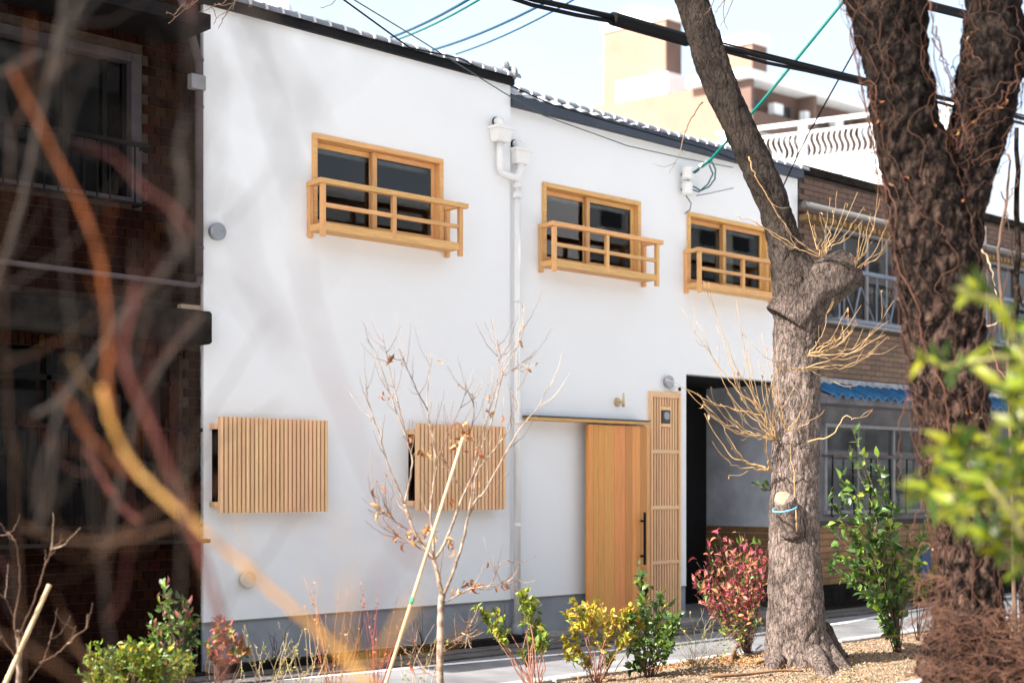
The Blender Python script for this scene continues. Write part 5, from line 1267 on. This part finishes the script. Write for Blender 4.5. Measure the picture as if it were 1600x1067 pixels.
# 6 green arching shrub right of the trunk
tips = [(1330,665),(1325,700),(1345,720),(1370,710),(1310,740),(1335,760),(1375,735),(1300,790),(1320,820),(1350,800),(1385,810),(1420,820),(1440,845),(1300,850),(1335,860),(1360,880),(1395,860),(1430,870),(1300,890),(1325,905),(1355,930),(1375,965),(1385,985),(1390,930),(1410,910),(1425,905),(1405,885),(1440,880),(1340,840),(1310,870),(1365,850),(1380,895),(1450,810),(1395,790),(1300,760),(1292,820),(1292,880)]
shrub('arching_shrub', 'glossy green arching shrub in the gravel bed right of the thick trunk', (1403,1022), tips, 13.0, leafy([G_mid, G_dark, G_lime], 0.27), 0.10, 26, STEM, 0.4, 0.006, 0.60, 0.95, 1.5, 300, (4,4,2), via=lambda tx, ty: (mix(1403,tx,.4), mix(1022,ty,.62)))
shrub('small_shrub', 'small yellow green seedling just left of the vine covered tree', (1433,1000), [(1425,900),(1440,905),(1450,890),(1432,920),(1445,925),(1460,880)], 13.2, leafy([G_yel, G_lime], 0.27), 0.07, 9, STEM, 0.2, 0.006, 0.35, 0.9, 1.5, 80)
shrub('sprig', 'small green sprig hanging in front of the passage wall', (1208,766), [(1172,758),(1180,757),(1190,762),(1196,768)], 12.0, leafy([G_dark], 0.27), 0.06, 4, STEM, 0.05, 0.004, 0.6, 0.7, 1.0, 40, cat='sprig')
# 7 left: clipped yellow green bush
tips = ell(165,1040,42,30,16,31) + ell(205,1030,40,36,22,32) + ell(255,1035,45,32,20,33) + [(140,1015),(150,1005),(175,1020),(195,1000),(205,1005),(190,1015),(220,1010),(235,1012),(290,1030),(300,1040)]
shrub('azalea_bush', 'low yellow green azalea bush before the dark brick wall', (205,1130), tips, 8.6, leafy([G_yel, G_mid, G_gold, G_lime], 0.24), 0.050, 24, STEM, 0.25, 0.004, 0.26, 0.9, 2.0, 300, (3,3,1,3))
tips = [(255,910),(262,925),(250,935),(285,930),(290,945),(280,955),(265,950),(240,970),(250,985),(270,975),(290,970),(305,980),(310,965),(235,990),(300,1000),(275,1005),(260,1010),(295,1020),(285,985)]
shrub('photinia_shrub', 'upright green shrub with pink tips at the brick corner', (285,1110), tips, 9.0, leafy([G_mid, G_dark, G_pink, G_lime], 0.25), 0.060, 24, STEM, 0.2, 0.005, 0.32, 0.8, 1.5, 270, (4,3,1.5,1))
tips = [(345,965),(340,975),(355,975),(335,985),(350,995),(360,990),(370,1010),(385,1015),(340,1005),(330,1020),(378,1000)]
shrub('coppery_shrub', 'coppery pink leaved shrub at the left foot of the white wall', (335,1110), tips, 8.8, leafy([G_pink, G_cop, G_mid], 0.25), 0.06, 22, STEM, 0.2, 0.005, 0.28, 0.8, 1.5, 170, (5,3,2))
# 8 rows of thin budding stems before the wall
for k, (cx_, n_, m_, lb) in enumerate(((420,16,STEMP,'thin straw coloured stems with tiny yellow buds, nearest the coppery shrub'), (475,16,STEMP,'thin straw coloured budding stems left of the reddish stems'), (520,22,mat('orange_stem',(0.34,0.15,0.07),.8,var=.3),'fine orange stems with tiny orange buds'), (590,20,mat('red_stem',(0.30,0.06,0.055),.8,var=.3),'fine red stems left of the bamboo stake'), (655,9,STEMP,'few short budding stems between the stake and the sapling'))):
    tips = [(cx_+rv.uniform(-48,48), rv.uniform(900 if k in (2,3) else 970, 1050)) for _ in range(n_)]
    shrub('budding_stems', lb, (cx_, 1110), tips, 9.3+0.15*k, leafy([G_yel if k in (0,1,4) else G_cop], 0.3), 0.020, 7, m_, 0.3, 0.0028, 0.6, 0.9, 1.0, 140)
# small bare shrubs against the grey base band
for k, px in enumerate((430, 560, 660, 735, 790)):
    b = on_y(px, 985, -0.18); b.z = 0.06; sh = thing('bare_shrub', tuple(b), 'small bare shrub against the grey base, %s from the brick building' % ('first','second','third','fourth','fifth')[k], 'shrub', 'bare shrubs along the wall foot')
    for j in range(6):
        e = b + Vector((rv.uniform(-.18,.18), rv.uniform(-.08,.08), rv.uniform(.22,.42))); Q = wiggle(smooth([b, b.lerp(e,.5)+Vector((rv.gauss(0,.02),0,.03)), e], 4), 0.02, rv.random()*60)
        MB().tube(Q, taper(len(Q), 0.004, 0.0015), 4).build('stem', mat('dark_twig', (0.07,0.05,0.045), .9), sh)

# ---- blurred shrub close to the camera, left
def near(name, label, stems, cat='shrub'):
    t = thing(name, tuple(stems[0][4]), label, cat)
    for (pix, Zs, r, m_, _b) in stems:
        n_ = len(pix); Q = smooth([pt(a, b, mix(Zs[0], Zs[1], i/(n_-1))) for i, (a, b) in enumerate(pix)], 7); Q = wiggle(Q, 0.004, rv.random()*70)
        o = MB().tube(Q, [a_r*(1+0.18*noise.noise(Vector((i*0.55, r[0]*999, 1)))) for i, a_r in enumerate(taper(len(Q), r[0], r[1]))], 9).build('stem', m_, t)
        for k in range(5):
            i = rv.randrange(1, len(Q)-1); d = ((Q[i-1]-Q[i]).normalized() + rdir(0.2)*0.8).normalized(); ln = rv.uniform(.05,.16)
            S = wiggle(smooth([Q[i], Q[i]+d*ln*.5, Q[i]+d*ln+Vector((0,0,ln*.3))], 4), 0.006, rv.random()*80); MB().tube(S, taper(len(S), r[0]*0.3, 0.0005), 5).build('side_twig', m_, o)
NO = mat('orange_bark', (0.17,0.045,0.008), 0.8, var=0.3, vscale=14); NY = mat('ochre_bark', (0.28,0.125,0.016), 0.8, col2=(0.40,0.22,0.065), vscale=12)
NR = mat('red_bark', (0.085,0.021,0.014), 0.8, var=0.3, vscale=14); NG = mat('grey_bark', (0.022,0.014,0.0095), 0.8, var=0.4, vscale=16)
NO2 = mat('shaded_ochre_bark', (0.042,0.016,0.0035), 0.8, var=0.3, vscale=14)  # darker copy of the ochre bark, shade put into its colour
gb = Vector((pt(640,758,3.4).x, pt(640,758,3.4).y, 0))
near('orange_stemmed_shrub', 'blurred orange and ochre stems crossing the left foreground', [
    ([(20,110),(60,190),(100,270),(140,350),(163,440),(170,520),(168,600),(174,655)], (2.2,2.2), (0.0024,0.0043), NO, gb),
    ([(160,605),(178,670),(215,735),(265,785),(330,840),(400,900),(480,970),(560,1050),(640,1150),(700,1500),(720,1850)], (2.2,2.15), (0.0040,0.0050), NY, gb),
    ([(110,628),(130,670),(160,700),(192,728),(215,738)], (2.15,2.2), (0.0025,0.0045), NO, gb),
    ([(40,822),(90,838),(150,846),(220,838),(285,818),(318,830)], (2.3,2.3), (0.003,0.0035), NO2, gb),
    ([(150,870),(210,820),(270,780)], (2.2,2.2), (0.0025,0.0025), NO2, gb),
    ([(-20,985),(60,1022),(130,1075),(200,1150),(300,1600)], (2.0,2.0), (0.0025,0.003), NO2, gb),
    ([(540,905),(543,960),(546,1067),(550,1500)], (1.5,1.5), (0.0012,0.0016), NY, gb),
    ([(100,960),(120,1010),(140,1067),(160,1400)], (2.5,2.5), (0.003,0.004), NO2, gb)])
gb2 = Vector((pt(345,758,3.2).x, pt(345,758,3.2).y, 0))
near('red_stemmed_shrub', 'blurred dull red stems in the left foreground', [
    ([(216,448),(203,500),(193,545),(205,600),(235,660),(260,720),(285,790),(310,850),(335,930),(350,1067),(360,1900)], (2.15,2.15), (0.0036,0.0048), NR, gb2),
    ([(135,700),(170,760),(200,800),(220,815)], (2.8,2.8), (0.004,0.004), NR, gb2),
    ([(470,390),(490,500),(540,640),(590,760),(630,850),(668,875),(690,860)], (1.25,1.3), (0.0012,0.0018), NR, gb2),
    ([(560,960),(600,900),(680,780),(780,720)], (1.2,1.3), (0.0015,0.001), NR, gb2),
    ([(650,930),(600,1010),(560,1067),(500,1300)], (1.7,1.7), (0.0016,0.002), NY, gb2)])
gb3 = Vector((pt(90,758,2.6).x, pt(90,758,2.6).y, 0))
near('grey_stemmed_shrub', 'blurred grey branches over the dark brick building and white wall', [
    ([(112,-60),(95,40),(72,150),(48,260),(22,365),(-5,440),(-60,600)], (2.6,2.7), (0.0055,0.0065), NG, gb3),
    ([(-20,125),(30,100),(70,80)], (2.6,2.6), (0.004,0.005), NG, gb3),
    ([(135,-20),(100,60),(85,130)], (2.5,2.5), (0.004,0.004), NG, gb3),
    ([(205,475),(175,520),(130,580),(95,625),(55,650)], (2.7,2.7), (0.006,0.005), NG, gb3),
    ([(320,490),(285,530),(245,585),(215,640),(195,720),(165,860)], (2.6,2.6), (0.0045,0.004), NG, gb3),
    ([(290,180),(280,240),(290,300),(275,350),(290,400)], (2.2,2.2), (0.0035,0.0055), NG, gb3),
    ([(310,360),(270,410),(215,470)], (2.2,2.3), (0.006,0.004), NG, gb3),
    ([(120,590),(95,640),(70,720),(55,800)], (2.5,2.5), (0.004,0.0035), NG, gb3),
    ([(85,690),(80,760),(60,830)], (2.4,2.4), (0.0035,0.0035), NG, gb3),
    ([(372,-10),(398,80),(422,150),(440,220),(470,310)], (1.15,1.15), (0.0026,0.0015), NG, gb3),
    ([(395,10),(440,90),(478,160),(505,215)], (1.15,1.1), (0.002,0.001), NG, gb3),
    ([(320,70),(332,160),(318,250)], (1.15,1.1), (0.002,0.001), NG, gb3),
    ([(330,290),(375,330),(385,420),(420,480),(450,560)], (1.1,1.1), (0.0016,0.001), NG, gb3),
    ([(330,440),(400,490),(425,530)], (1.1,1.1), (0.0012,0.001), NG, gb3)])
fw = thing('fine_twigs', tuple(pt(150,1300,2.1)), 'web of fine blurred brown twigs over the dark brick building', 'twigs')
rw = random.Random(91); mains = []
for (pix, zz, m_) in (([(215,1900),(200,1300),(160,900),(125,620),(95,330),(105,40),(90,-80)], 2.2, NG), ([(300,1900),(280,1250),(285,820),(304,520),(288,220),(300,-40)], 2.1, NG), ([(40,1900),(35,1200),(25,800),(5,480),(20,200)], 2.4, NO2), ([(420,1900),(380,1300),(330,950),(240,700),(200,560)], 2.3, NO2)):
    Q = wiggle(smooth([pt(a, b, zz) for a, b in pix], 10), 0.006, rw.random()*70); MB().tube(Q, taper(len(Q), 0.0024, 0.0008), 7).build('stem', m_, fw)
    mains.append((smooth([Vector((a, b, 0)) for a, b in pix], 10), zz))
for k in range(34):
    M_, zz = rw.choice(mains); q = rw.choice([v for v in M_ if v.y < 1060]); an = rw.uniform(-2.5, -0.6); ln = rw.uniform(100, 300); pix = [(q.x, q.y)]
    for j in range(4):
        an += rw.gauss(0, 0.28); pix.append((pix[-1][0]+math.cos(an)*ln/4, pix[-1][1]+math.sin(an)*ln/4))
    dz_ = rw.uniform(-.35, .35); Q = wiggle(smooth([pt(a, b, zz+dz_*i/4) for i, (a, b) in enumerate(pix)], 5), 0.004, rw.random()*70); MB().tube(Q, taper(len(Q), rw.uniform(.0010,.0022), .0006), 6).build('twig', rw.choice((NG, NG, NO2, NR)), fw)
# hanging twigs with buds at the top left, in focus
ht = thing('hanging_twigs', tuple(pt(360,-40,10.5)), 'fine budding twigs hanging into the picture at the top left', 'twigs')
for pix in ([(372,-30),(352,3),(338,8),(315,20)], [(395,-30),(370,0),(350,10),(335,7)], [(368,-20),(366,10),(355,18),(340,27)], [(367,5),(350,28),(341,46)], [(330,12),(338,25),(334,40)], [(400,-30),(396,5),(388,12)], [(540,-30),(520,5),(501,13)], [(330,-20),(304,5),(280,22),(264,38)], [(310,-10),(295,10),(285,8)], [(290,5),(272,22),(258,20)], [(1150,-30),(1140,15),(1125,40)], [(1150,-30),(1128,5),(1118,22)], [(1135,-30),(1130,20),(1136,48)], [(1120,-20),(1112,10),(1100,24)]):
    Q = wiggle(smooth([pt(a,b,10.5) for a,b in pix], 5), 0.012, rv.random()*40); MB().tube(Q, taper(len(Q), 0.005, 0.002), 5).build('twig', STEM, ht)
    for q in Q[3::3]: inst('bud', dl, q, ht, leaf_rot(rdir(), 0), (0.018,)*3)

# ---- blurred evergreen close on the right
ZN = 3.7
ev = thing('evergreen_branch', tuple(pt(1760,1900,ZN)), 'blurred bright green leafy evergreen in the right foreground', 'shrub')
GL = [leaf_mesh('leaf', m_, 0.15, 0.05, 0.14) for m_ in (mat('fresh_leaf', (0.18,0.205,0.009), 0.35, rand=0.3, hue=0.02, spec=0.5, trans=0.4), mat('fresh_leaf_dark', (0.04,0.075,0.006), 0.35, rand=0.3, hue=0.02, spec=0.5, trans=0.4))]
n_ev = 0
for pix, nl in (([(1760,1250),(1700,1000),(1640,850),(1580,740),(1540,680)], 34), ([(1760,1250),(1680,980),(1600,840),(1520,720),(1470,700)], 36), ([(1740,1200),(1680,900),(1630,740),(1590,650),(1570,600)], 34), ([(1760,1250),(1700,1020),(1620,900),(1560,850),(1520,830)], 30), ([(1700,900),(1640,780),(1590,720),(1600,660)], 26),
                 ([(1740,1100),(1690,860),(1650,700),(1600,560),(1560,480),(1500,450)], 20), ([(1600,560),(1550,560),(1490,570),(1440,560)], 12), ([(1640,820),(1540,780),(1460,770),(1415,745)], 16), ([(1660,900),(1600,800),(1530,790),(1480,800)], 22), ([(1690,900),(1640,640),(1610,600),(1590,540)], 12), ([(1600,840),(1550,760),(1500,740)], 20)):
    z0 = ZN + rv.uniform(-.25,.25); Q = wiggle(smooth([pt(a,b,z0+0.1*rv.uniform(-1,1)) for a,b in pix], 8), 0.01, rv.random()*60)
    MB().tube(Q, taper(len(Q), 0.008, 0.003), 6).build('stem', mat('green_stem', (0.18,0.16,0.05), .7), ev)
    h = int(len(Q)*0.45)
    for k in range(int(nl*1.5)):
        i = rv.randrange(h, len(Q)-1); ax_ = (Q[i+1]-Q[i]).normalized(); d = (ax_*0.6 + rdir(0.1)*0.9).normalized(); s_ = rv.uniform(.05,.105)
        inst('leaf', rv.choice((GL[0],GL[1])), Q[i]+rdir()*0.01, ev, leaf_rot(d, rv.uniform(0,6)), (s_,)*3); n_ev += 1
# bare stems far right
bt = thing('bare_branches', tuple(pt(1605,1165,9.0)), 'bare pale and brown branches at the right edge behind the vine covered tree', 'branches')
for pix, r0, m_ in (([(1612,1170),(1608,900),(1600,700),(1580,560),(1560,470),(1535,400),(1510,330)], 0.012, NG), ([(1590,1170),(1582,800),(1575,560),(1568,500),(1560,390),(1572,320),(1578,240)], 0.016, STEM), ([(1600,480),(1585,420),(1575,350),(1565,300)], 0.008, NG), ([(1545,540),(1570,590),(1600,600)], 0.006, STEMR), ([(1605,1170),(1596,800),(1580,600),(1590,400),(1588,200)], 0.035, BARK2), ([(1540,510),(1580,500),(1610,505)], 0.005, STEMP), ([(1530,380),(1548,420),(1560,470)], 0.008, STEMP)):
    Q = wiggle(smooth([pt(a,b,9.0) for a,b in pix], 6), 0.02, rv.random()*60); MB().tube(Q, taper(len(Q), r0, r0*.4), 7).build('branch', m_, bt)

# ---- gravel, fallen leaves and sticks on the bed
gvl = MB(); rg = random.Random(77)
for i in range(16000):
    x = rg.uniform(7.5, 14.5); y = rg.uniform(-5.03, -3.08); s_ = rg.uniform(0.008, 0.022); z = bed_z(x, y); a = rg.uniform(0, 6.28)
    c_, sn = math.cos(a)*s_, math.sin(a)*s_; h = s_*rg.uniform(.5,.9)
    gvl.add([(x+c_,y+sn,z),(x-sn,y+c_,z),(x-c_*.8,y-sn*.8,z),(x+sn*.9,y-c_*.9,z),(x+c_*.3,y+sn*.3,z+h),(x-c_*.4,y-sn*.3,z+h*.9)], [(0,1,4),(1,5,4),(1,2,5),(2,3,5),(3,4,5),(3,0,4)])
gm = mat('bed_gravel', (0.075,0.047,0.028), 0.9, col2=(0.27,0.20,0.135), vscale=38, lo=0.35, hi=0.62, detail=2)
tag(gvl.build('gravel', gm), 'tan pea gravel covering the planting bed around the tree', 'gravel', None, 'stuff')
lit = MB()
for i in range(700):
    x = rg.uniform(6.5, 13.5); y = rg.uniform(-5.02, -3.1); z = bed_z(x,y)+0.012; s_ = rg.uniform(.02,.05)
    mt = Matrix.LocRotScale(Vector((x,y,z)), leaf_rot(Vector((rg.gauss(0,1),rg.gauss(0,1),rg.gauss(0,.3))), rg.uniform(0,6)), Vector((s_,)*3)); lit.add([mt @ v.co for v in dl.vertices], [list(p.vertices) for p in dl.polygons], True)
for i in range(900):
    tx = abs(rg.gauss(0,1)); c = pt(rg.gauss(1160,60), 0, 12.3); x = c.x + rg.gauss(0,.35); y = min(-3.1, max(-5.0, c.y + rg.gauss(0,.55))); z = bed_z(x,y)+0.012+rg.uniform(0,.03); s_ = rg.uniform(.02,.045)
    mt = Matrix.LocRotScale(Vector((x,y,z)), leaf_rot(Vector((rg.gauss(0,1),rg.gauss(0,1),rg.gauss(0,.35))), rg.uniform(0,6)), Vector((s_,)*3)); lit.add([mt @ v.co for v in dl.vertices], [list(p.vertices) for p in dl.polygons], True)
tag(lit.build('leaf_litter', mat('litter', (0.20,0.085,0.03), .9, col2=(0.48,0.26,0.10), vscale=9)), 'brown and orange fallen leaves under the crimson bush', 'leaf litter', None, 'stuff')
for k, (pix, r0, lb) in enumerate((([(1110,1062),(1160,1058),(1215,1052),(1255,1050)], 0.016, 'long brown stick lying on the gravel left of the trunk'), ([(1140,1030),(1155,1000),(1172,985)], 0.022, 'short forked stick at the foot of the crimson bush'), ([(1180,1040),(1205,1030),(1220,1025)], 0.014, 'short stick by the trunk roots'))):
    Q = []
    for (a, b) in pix:
        q = on_z(a, b, BZ+0.05); q.z = max(bed_z(q.x, q.y)+0.03, BZ+.03); Q.append(q)
    Q = smooth(Q, 5); tag(MB().tube(Q, taper(len(Q), r0, r0*.5), 7).build('fallen_stick', mat('stick_bark', (0.20,0.11,0.06), .9, var=.4)), lb, 'stick')

# ================================================================== ACROSS THE STREET (seen in the window glass)
for k, (x0, x1, h, m_, lb) in enumerate(((-30, 30, 23, mat('opp_brown', (0.09,0.085,0.085), .9), 'long brown apartment house across the street'), (33, 50, 15, mat('opp_white', (0.6,0.6,0.6), .9), 'pale apartment house across the street'), (56, 95, 20, mat('opp_grey', (0.42,0.43,0.45), .9), 'grey apartment house across the street'))):
    ob = thing('apartment_house', ((x0+x1)/2, -42, 0), lb, 'building'); MB().box(x0, x1, -54, -42, 0, h).build('wall', m_, ob)
    MB().box(x0-.4, x1+.4, -54.4, -41.2, h, h+.5).build('roof', M['whitepaint'], ob)
    for lv in range(int(h/2.9)):
        MB().box(x0, x1, -42.0, -40.8, lv*2.9-.1, lv*2.9+1.0).build('balcony_front', m_, ob)
        if k:
            xx = x0+1.0
            while xx < x1-2: MB().box(xx, xx+1.7, -42.05, -41.96, lv*2.9+1.05, lv*2.9+2.3).build('window', MATS['far_dark_glass'], ob); xx += 2.9
